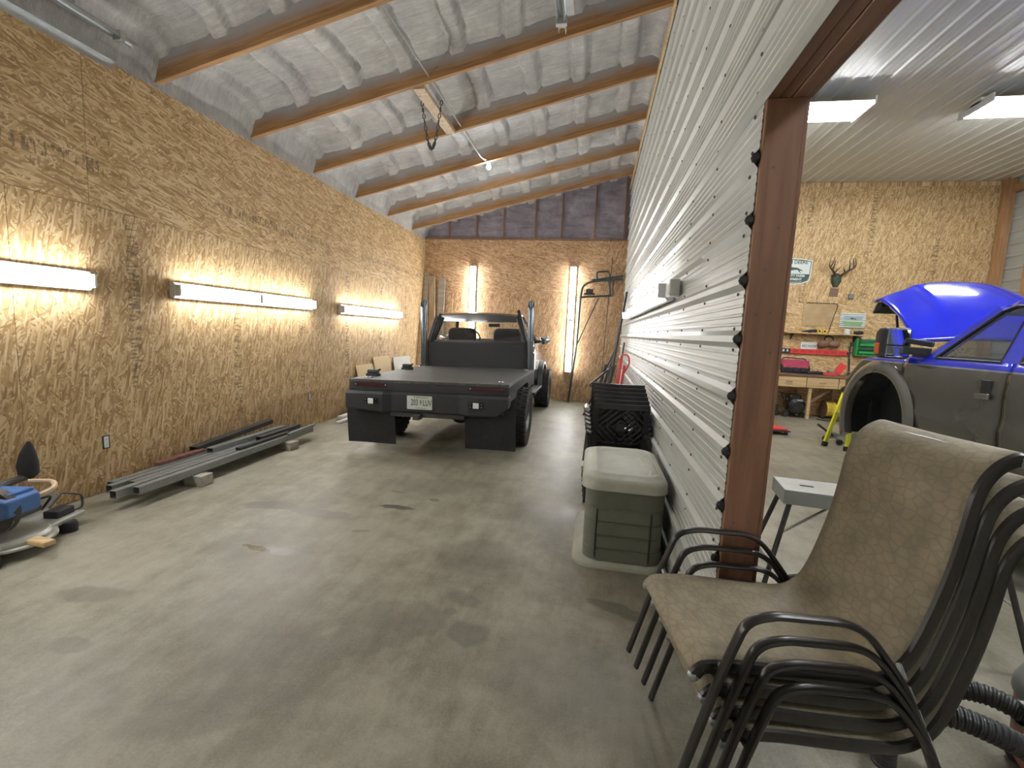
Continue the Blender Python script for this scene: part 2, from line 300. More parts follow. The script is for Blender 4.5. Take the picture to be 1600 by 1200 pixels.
# ------------------------------------------------------------------ mesh helpers
class MB:
    def __init__(s, xf=None): s.v = []; s.f = []; s.xf = xf
    def add(s, vs, fs):
        o = len(s.v); s.v += [Vector(v) for v in vs]; s.f += [tuple(i + o for i in f) for f in fs]; return s
    def box(s, x0, x1, y0, y1, z0, z1):
        return s.add([(x, y, z) for z in (z0, z1) for y in (y0, y1) for x in (x0, x1)],
                     [(0, 2, 3, 1), (4, 5, 7, 6), (0, 1, 5, 4), (1, 3, 7, 5), (3, 2, 6, 7), (2, 0, 4, 6)])
    def bar(s, p, q, w, h, up=(0, 0, 1)):
        p, q = Vector(p), Vector(q); t = (q - p).normalized(); up = Vector(up)
        if abs(t.dot(up)) > .98: up = Vector((0, 1, 0))
        a = t.cross(up).normalized(); b = a.cross(t).normalized()
        vs = [e + a * (i * w / 2) + b * (j * h / 2) for e in (p, q) for i, j in ((-1, -1), (1, -1), (1, 1), (-1, 1))]
        return s.add(vs, [(3, 2, 1, 0), (4, 5, 6, 7)] + [(i, (i + 1) % 4, (i + 1) % 4 + 4, i + 4) for i in range(4)])
    def loft(s, secs, caps=True, closed=True, ring=False):
        n = len(secs[0]); vs = [p for sec in secs for p in sec]; fs = []; m = len(secs)
        for k in range(m if ring else m - 1):
            for i in range(n if closed else n - 1):
                j = (i + 1) % n; k2 = (k + 1) % m
                fs.append((k * n + i, k * n + j, k2 * n + j, k2 * n + i))
        if caps and closed and not ring: fs += [tuple(range(n - 1, -1, -1)), tuple(range((m - 1) * n, m * n))]
        return s.add(vs, fs)
    def tube(s, pts, r, n=8, ref=None, r2=None, ring=False, caps=True):
        """round (or oval r x r2) bar along a path"""
        pts = [Vector(p) for p in pts]; m = len(pts); secs = []; a = None
        for i, p in enumerate(pts):
            if ring: t = pts[(i + 1) % m] - pts[i - 1]
            else: t = pts[min(i + 1, m - 1)] - pts[max(i - 1, 0)]
            t = t.normalized()
            if ref is not None: a = Vector(ref) - t * t.dot(Vector(ref))
            elif a is None: a = t.orthogonal()
            else: a = a - t * t.dot(a)
            if a.length < 1e-6: a = t.orthogonal()
            a = a.normalized(); b = t.cross(a); rr = r[i] if isinstance(r, (list, tuple)) else r
            rb = r2 if r2 is not None else rr
            secs.append([p + a * (rr * math.cos(2 * math.pi * k / n)) + b * (rb * math.sin(2 * math.pi * k / n)) for k in range(n)])
        return s.loft(secs, caps=caps, ring=ring)
    def lathe(s, prof, n=24, o=(0, 0, 0), axis='z', ring=False):
        """profile of (radius, along-axis)"""
        o = Vector(o); secs = []
        for k in range(n):
            a = 2 * math.pi * k / n; c, d = math.cos(a), math.sin(a)
            secs.append([o + (Vector((r * c, r * d, h)) if axis == 'z' else Vector((h, r * c, r * d)) if axis == 'x' else Vector((r * d, h, r * c))) for r, h in prof])
        m = len(prof); vs = [p for q in secs for p in q]; fs = []
        for k in range(n):
            k2 = (k + 1) % n
            for i in range(m if ring else m - 1):
                j = (i + 1) % m; fs.append((k * m + i, k2 * m + i, k2 * m + j, k * m + j))
        return s.add(vs, fs)
    def prism(s, poly, d0, d1, plane='xz'):
        f = {'xz': lambda a, b, d: (a, d, b), 'yz': lambda a, b, d: (d, a, b), 'xy': lambda a, b, d: (a, b, d)}[plane]
        return s.loft([[Vector(f(a, b, d)) for a, b in poly] for d in (d0, d1)])
    def grid(s, nu, nv, fn):
        vs = [fn(i / nu, j / nv) for j in range(nv + 1) for i in range(nu + 1)]
        fs = [(j * (nu + 1) + i, j * (nu + 1) + i + 1, (j + 1) * (nu + 1) + i + 1, (j + 1) * (nu + 1) + i) for j in range(nv) for i in range(nu)]
        return s.add(vs, fs)
    def sphere(s, c, r, n=10, m=8, sc=(1, 1, 1)):
        c = Vector(c)
        pr = [[c + Vector((r * sc[0] * math.sin(math.pi * j / m) * math.cos(2 * math.pi * i / n), r * sc[1] * math.sin(math.pi * j / m) * math.sin(2 * math.pi * i / n), -r * sc[2] * math.cos(math.pi * j / m))) for i in range(n)] for j in range(1, m)]
        o = len(s.v); s.loft(pr, caps=True); return s
    def mesh(s, name, mt=None, smooth=False, ang=35):
        me = bpy.data.meshes.new(name)
        vs = s.v if s.xf is None else [s.xf @ v for v in s.v]
        me.from_pydata([tuple(v) for v in vs], [], s.f)
        bm = bmesh.new(); bm.from_mesh(me); bmesh.ops.recalc_face_normals(bm, faces=bm.faces[:]); bm.to_mesh(me); bm.free()
        if mt: me.materials.append(M[mt])
        if smooth:
            me.shade_smooth(); me.set_sharp_from_angle(angle=ang * D2R)
        return me
    def build(s, name, mt, parent=None, loc=None, rot=None, smooth=False, bevel=0.0, ang=35, solid=0.0):
        return link(name, s.mesh(name, mt, smooth, ang), parent, loc, rot, bevel, solid)
def link(name, me, parent=None, loc=None, rot=None, bevel=0.0, solid=0.0):
    o = bpy.data.objects.new(name, me); COL.objects.link(o)
    if parent is not None: o.parent = parent
    if loc is not None: o.location = loc
    if rot is not None: o.rotation_euler = rot
    if solid:
        md = o.modifiers.new('Solidify', 'SOLIDIFY'); md.thickness = solid; md.offset = -1 if solid > 0 else 1; md.thickness = abs(solid)
    if bevel:
        md = o.modifiers.new('Bevel', 'BEVEL'); md.width = bevel; md.segments = 2; md.limit_method = 'ANGLE'; md.angle_limit = 40 * D2R
    return o
def tag(o, label=None, cat=None, group=None, kind=None):
    if label: o['label'] = label
    if cat: o['category'] = cat
    if group: o['group'] = group
    if kind: o['kind'] = kind
    return o
def thing(name, label, cat, loc=(0, 0, 0), rotz=0.0, group=None):
    o = bpy.data.objects.new(name, None); COL.objects.link(o); o.empty_display_size = 0.1
    o.location = loc; o.rotation_euler = (0, 0, rotz); return tag(o, label, cat, group)
def struct(o): o['kind'] = 'structure'; return o
def copy_tree(o, parent=None):
    c = o.copy(); COL.objects.link(c); c.parent = parent
    for ch in list(o.children): copy_tree(ch, c)
    return c

def fil(pts, r, n=5):
    """round the corners of a path"""
    pts = [Vector(p) for p in pts]; out = [pts[0]]
    for i in range(1, len(pts) - 1):
        p, a, b = pts[i], pts[i - 1], pts[i + 1]
        d = min(r, (a - p).length * .49, (b - p).length * .49)
        q0 = p + (a - p).normalized() * d; q1 = p + (b - p).normalized() * d
        for k in range(n + 1):
            s = k / n; out.append(q0 * (1 - s) ** 2 + p * 2 * s * (1 - s) + q1 * s * s)
    return out + [pts[-1]]
def rrect(x0, x1, y0, y1, r, n=4):
    out = []
    for cx, cy, a0 in ((x1 - r, y1 - r, 0), (x0 + r, y1 - r, 90), (x0 + r, y0 + r, 180), (x1 - r, y0 + r, 270)):
        for k in range(n + 1):
            a = (a0 + 90 * k / n) * D2R; out.append((cx + r * math.cos(a), cy + r * math.sin(a)))
    return out
def text(s, size, mt, parent, loc, rot=(math.pi / 2, 0, 0), name='lettering', ext=0.0008, sx=1.0, bold=0.0):
    cu = bpy.data.curves.new('txt', 'FONT'); cu.body = s; cu.size = size; cu.align_x = 'CENTER'; cu.align_y = 'CENTER'; cu.extrude = ext; cu.offset = bold
    tmp = bpy.data.objects.new('txt', cu); COL.objects.link(tmp)
    bpy.context.view_layer.update()
    me = bpy.data.meshes.new_from_object(tmp.evaluated_get(bpy.context.evaluated_depsgraph_get()))
    bpy.data.objects.remove(tmp); me.materials.clear(); me.materials.append(M[mt])
    o = link(name, me, parent, loc, rot); o.scale = (sx, 1, 1); return o
def sstep(a, b, x):
    t = max(0, min(1, (x - a) / (b - a))); return t * t * (3 - 2 * t)
# =================================================================== the setting
XL, XR, YB, YD, ZC, YF = -4.15, 0.593, 10.72, 11.10, 5.0, -3.6
XE = 7.95
struct(MB().box(XL - .2, XE + .2, YF - .1, YD + .3, -.12, 0).build('floor', 'concrete'))

def panel_mesh(w, h, mt, th=.011):
    key = (round(w, 3), round(h, 3), mt)
    if key not in PM:
        PM[key] = MB().box(-w / 2, w / 2, -h / 2, h / 2, 0, th).mesh('osb_panel', mt)
    return PM[key]
PM = {}
GAP = .004
def osb_panel(parent, mt, lo, hi, face, jit=0.0):
    """one sheet covering lo..hi on a wall; face 'x' (normal +X at X=lo[0]) or 'y' (normal -Y at Y=lo[1])"""
    if face == 'x':
        (y0, z0), (y1, z1) = lo, hi; a, b = y1 - y0 - GAP, z1 - z0 - GAP
        c = Vector((XL - .011 + jit, (y0 + y1) / 2, (z0 + z1) / 2))
        # local x = long side
        if a >= b: R = Matrix(((0, 0, 1), (1, 0, 0), (0, 1, 0))); me = panel_mesh(a, b, mt)
        else: R = Matrix(((0, 0, 1), (0, -1, 0), (1, 0, 0))); me = panel_mesh(b, a, mt)
    else:
        (x0, z0, Y), (x1, z1, _) = lo, hi; a, b = x1 - x0 - GAP, z1 - z0 - GAP
        c = Vector(((x0 + x1) / 2, Y + .011 + jit, (z0 + z1) / 2))
        if a >= b: R = Matrix(((1, 0, 0), (0, 0, -1), (0, 1, 0))); me = panel_mesh(a, b, mt)
        else: R = Matrix(((0, 1, 0), (0, 0, -1), (-1, 0, 0))); R = Matrix(((0, 1, 0), (0, 0, -1), (-1, 0, 0))); me = panel_mesh(b, a, mt)
    o = link('osb_panel', me, parent, c); o.rotation_euler = R.to_euler(); return o

# ---- left wall: lower row of upright sheets, upper row laid flat
wl = struct(MB().box(XL - .16, XL - .0125, YF, YB + .2, 0, 3.64).build('wall_left', 'osb'))
S0 = 3.867
for k in range(-6, 7):
    y0, y1 = max(YF, S0 + 1.22 * k), min(YB, S0 + 1.22 * (k + 1))
    if y1 - y0 > .05: osb_panel(wl, 'osb', (y0, 0.004), (y1, 2.44), 'x', random.uniform(-.0006, .0012))
for k in range(-4, 4):
    y0, y1 = max(YF, 3.2 + 2.44 * k), min(YB, 3.2 + 2.44 * (k + 1))
    if y1 - y0 > .05: osb_panel(wl, 'osb', (y0, 2.44), (y1, 3.655), 'x', random.uniform(-.0006, .0012))

# ---- back wall of the bay: sheets, then foamed gable with studs
wb = struct(MB().box(XL - .16, XR + .02, YB + .0125, YB + .3, 0, 3.67).build('wall_back', 'osb_red'))
xs = [XL, -3.70, -2.48, -1.26, -.04, XR]
for a, b in zip(xs[:-1], xs[1:]): osb_panel(wb, 'osb_red', (a, .004, YB), (b, 2.44, YB), 'y', random.uniform(-.001, .001))
for a, b in ((XL, -2.3), (-2.3, .14), (.14, XR)): osb_panel(wb, 'osb_red', (a, 2.44, YB), (b, 3.67, YB), 'y', random.uniform(-.001, .001))
ZB0, SL = 3.70, .24
def zraf(x): return ZB0 + SL * (x - XL)
MB().box(XL, XR, YB - .005, YB + .14, 3.672, 3.712).build('plate', 'stained_beam', wb)
STUDX = (-3.56, -2.89, -2.24, -1.50, -.89, -.15, .50)
for x in STUDX:
    h = zraf(x) + .22
    MB().prism([(x - .019, 3.712), (x + .019, 3.712), (x + .019, h), (x - .019, h - .01)], YB + .002, YB + .14).build('stud', 'rafter_wood' if 0 else 'stained_wood', wb)
def gable_foam():
    def fn(u, v):
        x = XL + u * (XR - XL); z = 3.69 + v * (zraf(x) + .26 - 3.69)
        d = min(abs(x - s) for s in STUDX)
        n1 = noise.noise(Vector((x * 3, z * 9, 2))); n2 = noise.noise(Vector((x * 9, z * 26, 5)))
        y = YB + .055 - .045 * math.exp(-d / .05) + .028 * n1 + .014 * n2
        return Vector((x, y + .015, z))
    return MB().grid(150, 36, fn).build('spray_foam', 'foam_violet', wb, smooth=True, ang=80)
gable_foam()

# ---- sloped ceiling: spray foam between rafters
RAFY = [3.85 + 1.207 * k for k in range(-6, 6)]
RT = .05
def ceiling():
    mb = MB()
    ys = [YF - .02] + RAFY + [YB + .12]
    for a, b in zip(ys[:-1], ys[1:]):
        nv = max(6, int((b - a) / .030)); nu = 210
        near = b > 1.0
        if not near: nv, nu = nv // 3, nu // 3
        def fn(u, v, a=a, b=b):
            x = XL - .05 + u * (XR + .06 - XL); y = a + v * (b - a)
            e = min(abs(y - a), abs(b - y)); seed = a * 3.1
            wob = .05 * noise.noise(Vector((y * 2.3, x * .8, seed)))
            off = .345 - .12 * math.exp(-max(0, e - .03) / .055)
            q = ((x + wob + .1) % .61) - .305; d = abs(q)
            off -= .045 * sstep(.095, .07, d)
            ed_ = math.exp(-((d - .10) / .03) ** 2)
            off += ed_ * .028 * noise.noise(Vector((x * 30, y * 26, 7)))
            off += .022 * math.exp(-((d - .115) / .016) ** 2) * (1 + noise.noise(Vector((x * 6, y * 22, 1))))
            off += .034 * noise.noise(Vector((x * 2.2, y * 2.2, seed))) + .013 * noise.noise(Vector((x * 6, y * 24, 4))) + .006 * noise.noise(Vector((x * 20, y * 30, 9)))
            if x < XL + .06: off -= (XL + .06 - x) / .11 * .36
            if x > XR - .12: off -= .10 * (x - XR + .12) / .12
            z = zraf(x) + off
            if x > XL - .01: z = max(z, 3.675)
            return Vector((x, y, z))
        mb.grid(nu, nv, fn)
    return struct(mb.build('ceiling', 'foam', smooth=True, ang=80))
ceil = ceiling()
ln = (XR - XL) / math.cos(math.atan(SL))
rme = MB().box(0, ln, -RT / 2, RT / 2, 0, .37).mesh('rafter', 'rafter_wood')
for y in RAFY:
    link('rafter', rme, ceil, (XL, y, ZB0), (0, -math.atan(SL), 0))
# foam blocking at the eave and roof skin above (keeps the light in)
MB().prism([(XL - .2, 3.6), (XL - .2, 4.4), (XR + .2, 5.7), (XR + .2, 5.46), (XL - .02, 4.32), (XL - .02, 3.62)], YF - .1, YB + .35).build('roof_deck', 'foam', ceil)

# ---- partition of white ribbed sheet metal
RP, R0 = .2386, .147
def rib_profile(z0, z1, h=.021):
    """(z, proud) polyline with one high rib per pitch and two low beads between"""
    pts = [(z0, 0)]
    k0 = math.floor((z0 - R0) / RP) - 1
    for k in range(k0, k0 + int((z1 - z0) / RP) + 4):
        c = R0 + RP * k
        for dz, d in ((-.038, 0), (-.014, h), (.014, h), (.038, 0)):
            pts.append((c + dz, d))
        for m in (.062, .100, .139, .177):
            for dz, d in ((-.008, 0), (-.004, .0026), (.004, .0026), (.008, 0)): pts.append((c + m + dz, d))
    pts = [p for p in pts if z0 <= p[0] <= z1] + [(z1, 0)]
    return sorted(set(pts))
wr = struct(MB().box(XR + .006, XR + .12, 2.06, YB + .3, 0, 5.3).build('wall_partition', 'white_sheet'))
MB().box(XR + .006, XR + .12, YF, 2.06, 2.66, 5.3).build('upper_core', 'white_sheet', wr)
def wall_sheet(parent, z0, z1, y0, y1, X=XR, sgn=-1, th=.002):
    pr = rib_profile(z0, z1)
    secs = [[Vector((X + sgn * d, y, z)) for z, d in pr] + [Vector((X + sgn * (d - th), y, z)) for z, d in reversed(pr)] for y in (y0, y1)]
    return MB().loft(secs).build('metal_sheet', 'white_sheet', parent)
SH = RP * 4
zz = [.005, .505, .505 + SH, .505 + 2 * SH, 2.51]
zedges = [0.004, .028 + SH, .028 + 2 * SH, 2.5, 2.78, 2.78 + SH, 2.78 + 2 * SH, 4.86]
for a, b in zip(zedges[:-1], zedges[1:]):
    y0 = 2.035 if b <= 2.52 else YF
    wall_sheet(wr, a + .0015, b - .0015, y0, YB)
MB().box(XR - .004, XR + .004, YF, YB, 2.774, 2.786).build('lap_shadow', 'black_rubber', wr)  # black strip drawn in for the shadow gap between two sheets
# screws along the studs: tiny, joined
sc = MB()
yy = 2.12
while yy < YB:
    k = 0
    for k in range(0, 22):
        for dz in (-.046, .046):
            z = R0 + RP * k + dz
            if z < 5.0 and (z > 2.6 or yy > 2.06): sc.lathe([(.0005, -.006), (.006, -.006), (.0085, -.001), (.0085, .001)], 6, (XR, yy + random.uniform(-.01, .01), z + random.uniform(-.003, .003)), 'x')
    yy += .61
yy = 1.51
while yy > -1:
    for k in range(11, 22):
        sc.lathe([(.0005, -.006), (.006, -.006), (.0085, -.001), (.0085, .001)], 6, (XR, yy, R0 + RP * k - .046), 'x')
    yy -= .61
tag(sc.build('sheet_screws', 'screw_dark', wr), kind='stuff')
# dark foam closures where the ribs run into the post
for k in range(0, 10):
    z = R0 + RP * k
    MB().lathe([(.0005, -.010), (.012, -.010), (.021, .0), (.021, .010)], 8, (XR - .009, 2.028, z), 'y').build('rib_closure', 'black_rubber', wr, smooth=True)
# top strip of pale lumber where the sheets meet the rafters
MB().box(XR - .046, XR - .022, YF, YB, 4.775, 4.855).build('trim_strip', 'pale_wood', wr)

# post and header of the opening
tp = bpy.data.objects.new('trim_1', None); COL.objects.link(tp); tp.location = (0, 2.01, 0); struct(tp)
MB().box(XR + .003, XR + .142, 0, .042, 0, 2.505).build('jamb_board', 'stained_wood', tp, bevel=.004)
MB().box(XR + .142, XR + .158, .006, .045, 0, 2.505).build('stop_strip', 'stained_wood', tp, bevel=.003)
MB().box(XR + .12, XR + .172, .048, .19, 0, 2.505).build('back_stud', 'stained_wood', tp, bevel=.004)
sh = MB()
for z, dx in ((.35, .05), (.42, .10), (.80, .04), (.81, .10), (1.18, .07), (1.52, .05), (1.53, .11), (1.86, .06), (2.02, .09), (2.25, .05), (1.68, .045), (1.69, .095)):
    sh.lathe([(.0004, -.0015), (.005, -.0015), (.005, .0005)], 8, (XR + dx, 0, z), 'y')
tag(sh.build('nail_heads', 'screw_dark', tp), kind='stuff')
th = bpy.data.objects.new('trim_2', None); COL.objects.link(th); th.location = (0, 0, 2.505); struct(th)
for i, (a, b, dz) in enumerate(((.003, .046, 0), (.048, .092, .004), (.094, .142, .0), (.143, .176, .012))):
    MB().box(XR + a, XR + b, YF, 2.05, dz, .20 + dz).build('header_board', 'stained_beam', th, bevel=.004)

# ---- workshop: far wall
wf = struct(MB().box(.7, XE + .2, YD + .0125, YD + .3, 0, 5.2).build('wall_far', 'osb_pale'))
xs = [1.15 + 2.44 * k for k in range(0, 4)]; xs = [.72] + xs[1:] + [7.86]
xs = [.72, 2.02, 4.06, 4.47, 5.09, 6.5, 7.86]
for z0, z1 in ((.004, 1.25), (1.25, 2.47)):
    for a, b in zip((.72, 2.0, 4.06, 6.5), (2.0, 4.06, 6.5, 7.86)):
        osb_panel(wf, 'osb_pale', (a, z0, YD), (b, z1, YD), 'y', random.uniform(-.001, .001))
x = .72
for b in (1.62, 2.84, 4.06, 5.28, 6.50, 7.72, 7.86):
    osb_panel(wf, 'osb_pale', (x, 2.47, YD), (b, 4.91, YD), 'y', random.uniform(-.001, .001)); x = b
osb_panel(wf, 'plywood_dirty', (4.46, 1.98, YD - .012), (5.09, 2.46, YD - .012), 'y')
MB().box(4.03, 4.11, YD - .035, YD, 1.0, 2.70).build('corner_trim', 'white_paint', wf, bevel=.003)
# ---- workshop: side wall of sheet and posts
we = struct(MB().box(XE + .03, XE + .15, YF, YD + .3, 0, 5.2).build('wall_side', 'white_sheet'))
for a, b in zip([0.004 + SH * k for k in range(5)], [SH * (k + 1) for k in range(5)]):
    wall_sheet(we, a, b, YF, YD, XE + .028, -1)
for y in (10.98, 10.22, 8.0, 5.6, 3.2, .8, -1.6):
    MB().box(XE - .14, XE + .004, y - .075, y + .075, 0, ZC).build('post', 'post_wood', we, bevel=.004)
for z in (4.72,):
    MB().box(XE - .06, XE + .003, YF, YD, z, z + .14).build('girt', 'post_wood', we)
# ---- workshop ceiling: ribbed white sheets running front to back
wc = struct(MB().box(XR + .12, XE + .15, YF, YD + .3, ZC + .025, ZC + .15).build('ceiling_workshop', 'white_ceiling'))
def ceil_sheet(x0, x1, y0, y1, dz):
    pr = [(x0, 0)]; c = x0 + .045
    while c < x1:
        for d, h in ((-.030, 0), (-.011, .019), (.011, .019), (.030, 0)): pr.append((c + d, h))
        for m in (.076, .152):
            for d, h in ((-.009, 0), (-.004, .0026), (.004, .0026), (.009, 0)): pr.append((c + m + d, h))
        c += .2286
    pr = sorted(set(p for p in pr if x0 <= p[0] <= x1)) + [(x1, 0)]
    secs = [[Vector((x, y, ZC + dz - h)) for x, h in pr] + [Vector((x, y, ZC + dz + .002 - h)) for x, h in reversed(pr)] for y in (y0, y1)]
    return MB().loft(secs).build('metal_sheet', 'white_ceiling', wc)
x = XR + .125
while x < XE:
    x1 = min(x + .9144, XE + .02)
    ceil_sheet(x + .001, x1 - .001, 7.02, YD, .003); ceil_sheet(x + .001, x1 - .001, .6, 7.08, 0.0); ceil_sheet(x + .001, x1 - .001, YF, .66, .003)
    x = x1
# ---- wall behind the camera
struct(MB().box(XL - .2, XE + .2, YF - .15, YF, 0, 5.6).build('wall_front', 'white_sheet'))
# =================================================================== lights
def strip(label, L_, loc, rot, rows=2, tandem=2, glow='tube_glow', group=None):
    """strip fixture: local x along, z out from the wall"""
    t = thing('strip_light', label, 'light', loc, 0, group); t.rotation_euler = rot
    sec = [(-.070, 0), (-.078, .045), (-.05, .066), (.05, .066), (.078, .045), (.070, 0)]
    MB().loft([[Vector((x, y, z)) for y, z in sec] for x in (-L_ / 2, L_ / 2)]).build('housing', 'fixture_white', t, bevel=.003)
    seg = L_ / tandem
    for k in range(tandem):
        a = -L_ / 2 + seg * k + .025; b = a + seg - .05
        for r in range(rows):
            y = (r - (rows - 1) / 2) * .072
            MB().tube([(a, y, .098), (b, y, .098)], .0165, 10).build('tube', glow, t, smooth=True)
        for e in (a - .011, b + .011):
            MB().box(e - .010, e + .010, -.055, .055, .064, .118).build('lamp_holder', 'fixture_white', t, bevel=.004)
    return t
GL = 'strip lights on the long particle board wall'
RL = (math.pi / 2, 0, math.pi / 2)
strip('double tube strip light on the board wall, cut by the left picture edge', 2.42, (XL, 1.93, 1.82), RL, group=GL)
strip('double tube strip light on the board wall above the pile of steel tubes', 2.26, (XL, 5.02, 1.82), RL, group=GL)
strip('double tube strip light on the board wall behind the viewer', 2.42, (XL, -1.3, 1.82), RL, group=GL)
strip('double tube strip light on the board wall nearest the back corner', 2.32, (XL, 8.06, 1.80), RL, group=GL)
RV = (math.pi / 2, -math.pi / 2, 0)
strip('upright strip light on the back wall, seen through the truck cab', 2.42, (-2.93, YB, 1.85), RV, group='upright strip lights on the back wall')
strip('upright strip light on the back wall beside the leaning pipe frame', 2.42, (-.57, YB, 1.88), RV, group='upright strip lights on the back wall')
RR = (math.pi / 2, 0, -math.pi / 2)
strip('strip light on the white sheet wall, the nearer of the two', 2.30, (XR - .02, 4.85, 1.93), RR, rows=1, group='strip lights on the white wall')
strip('strip light on the white sheet wall, the farther of the two', 2.30, (XR - .02, 7.20, 1.93), RR, rows=1, group='strip lights on the white wall')
jb = thing('junction_box', 'grey electrical junction box at the end of the wall strip light', 'electrical box', (XR - .021, 3.52, 1.93))
MB().box(-.07, 0, -.075, .075, -.06, .06).build('box', 'galvanized', jb, bevel=.004)
MB().box(-.074, -.07, -.07, .07, -.055, .055).build('cover', 'galvanized', jb)

def shop_light(label, loc, group):
    t = thing('shop_light', label, 'light', loc, 0, group)
    n = 1.22 / 2
    MB().box(-n, n, -.09, .09, 0, .07).build('housing', 'fixture_white', t, bevel=.004)
    for s in (-1, 1):
        for y0, y1 in ((.09, .29),):
            MB().loft([[Vector((x, s * y0, .02)), Vector((x, s * y1, -.030)), Vector((x, s * y1, -.026)), Vector((x, s * y0, .024))] for x in (-n, n)]).build('reflector', 'fixture_white', t)
    for y in (-.215, -.075, .075, .215):
        MB().tube([(-n + .03, y, -.058), (n - .03, y, -.058)], .0165, 8).build('tube', 'shop_glow', t, smooth=True)
    for x in (-n + .012, n - .012): MB().box(x - .012, x + .012, -.29, .29, -.072, .03).build('end_cap', 'fixture_white', t)
    for x in (-n + .15, n - .15): MB().tube([(x, 0, .07), (x, 0, .11)], .005, 6).build('hanger', 'steel_dark', t)
    return t
GS = 'hanging lights under the workshop ceiling'
for lab, x, y in (('bright reflector light under the white ceiling, half hidden by the brown post', 2.88, 7.48), ('bright reflector light under the white ceiling at the right picture edge', 5.45, 7.52)):
    shop_light(lab, (x, y, ZC - .13), GS)
shop_light('bright reflector light under the white ceiling behind the viewer', (2.9, -1.0, ZC - .13), GS)
shop_light('bright reflector light under the white ceiling above the pickup cab', (2.9, 3.3, ZC - .13), GS)
shop_light('bright reflector light under the white ceiling on the far side of the pickup', (5.4, 3.3, ZC - .13), GS)
# ceiling bulb, conduit, brace, chain, door tracks
t = thing('ceiling_bulb', 'small bare glowing bulb in a holder under the sloped ceiling', 'light', (-1.86, 7.50, zraf(-1.86)))
MB().lathe([(.0005, .06), (.055, .06), (.055, .035), (.03, 0), (.03, -.02), (.0005, -.02)], 14).build('holder', 'white_paint', t, smooth=True)
MB().lathe([(.014, -.015), (.018, -.03), (.032, -.06), (.034, -.08), (.026, -.10), (.0005, -.112)], 14).build('bulb', 'bulb_glow', t, smooth=True)
c = MB().tube(fil([(-1.95, 3.2, 4.27), (-1.95, 7.30, 4.27), (-1.90, 7.42, 4.26), (-1.86, 7.5, 4.305)], .06), .011, 8).build('conduit_pipe', 'galvanized', None, smooth=True)
tag(c, 'thin metal conduit pipe running along the ceiling to the bulb', 'conduit')
c2 = MB().tube(fil([(-1.86, 7.5, 4.31), (-1.80, 7.54, 4.40), (-1.74, 7.56, 4.36)], .06), .007, 6).build('lamp_wire', 'white_paint', None, smooth=True)
tag(c2, 'short white looped wire at the ceiling bulb', 'wire')
br = MB().bar((-2.09, 5.09, 4.20), (-2.09, 6.24, 4.20), .13, .045).build('brace_block', 'plank_wood')
tag(br, 'pale lumber brace spanning two rafters with a chain around it', 'wooden brace')
ch = thing('hanging_chain', 'black chain looped over the lumber brace under the rafters', 'chain', (-2.09, 5.5, 4.2))
lk = MB()
lm = MB().tube([(0.016 * math.cos(a) if True else 0, 0, .03 * math.sin(a)) for a in [2 * math.pi * k / 10 for k in range(10)]], .0055, 5, ring=True).mesh('chain_link', 'steel_dark', True)
for k in range(23):
    a = k / 22; x = -.12 + .24 * a; z = -.50 * math.sin(math.pi * a) + .02; y = .03 * math.sin(math.pi * a)
    dzdx = -.50 * math.pi * math.cos(math.pi * a) / .24
    o = link('chain_link', lm, ch, (x, y, z)); o.rotation_euler = (0, math.pi / 2 - math.atan(dzdx) if 0 else math.atan2(1, dzdx) , 0)
    o.rotation_euler = Matrix.Rotation(math.atan2(1, dzdx), 3, 'Y').to_4x4().to_3x3().to_euler()
    if k % 2: o.rotation_euler = (Matrix.Rotation(math.atan2(1, dzdx), 3, 'Y') @ Matrix.Rotation(math.pi / 2, 3, 'Z')).to_euler()
def track(label, x, y1, z, s):
    """overhead door track: C-section rail on an angle"""
    t = thing('door_track', label, 'door track', (x, 0, z))
    pr = [(-.025, 0), (-.03, .02), (-.02, .045), (.015, .05), (.03, .03), (.03, .012), (.026, .012), (.026, .03), (.014, .046), (-.018, .041), (-.026, .02), (-.021, 0)]
    MB().loft([[Vector((s * a, y, b)) for a, b in pr] for y in (YF + .2, y1)]).build('rail', 'galvanized', t)
    MB().box(min(s * -.03, s * -.09), max(s * -.03, s * -.09), YF + .2, y1 - .12, .052, .056).build('angle_flange', 'galvanized', t)
    MB().box(min(s * -.03, s * -.034), max(s * -.03, s * -.034), YF + .2, y1 - .12, .0, .056).build('angle_web', 'galvanized', t)
    MB().box(-.018, .018, y1 - .45, y1 - .41, .05, .62).build('hanger_strap', 'galvanized', t)
    MB().box(-.04, .04, y1 - .14, y1 - .10, -.01, .065).build('end_bracket', 'galvanized', t, bevel=.003)
    return t
track('galvanized overhead door track high on the particle board wall', -3.93, 3.45, 3.76, 1)
track('galvanized overhead door track hanging from the ceiling centre', -.385, 3.70, 3.80, -1)
ag = thing('track_angle', 'galvanized angle strip along the top of the board wall', 'metal strip', (XL, 0, 3.62))
MB().box(0, .045, YF + .2, 3.45, .04, .043).build('flange', 'galvanized', ag); MB().box(0, .003, YF + .2, 3.45, -.02, .043).build('web', 'galvanized', ag)

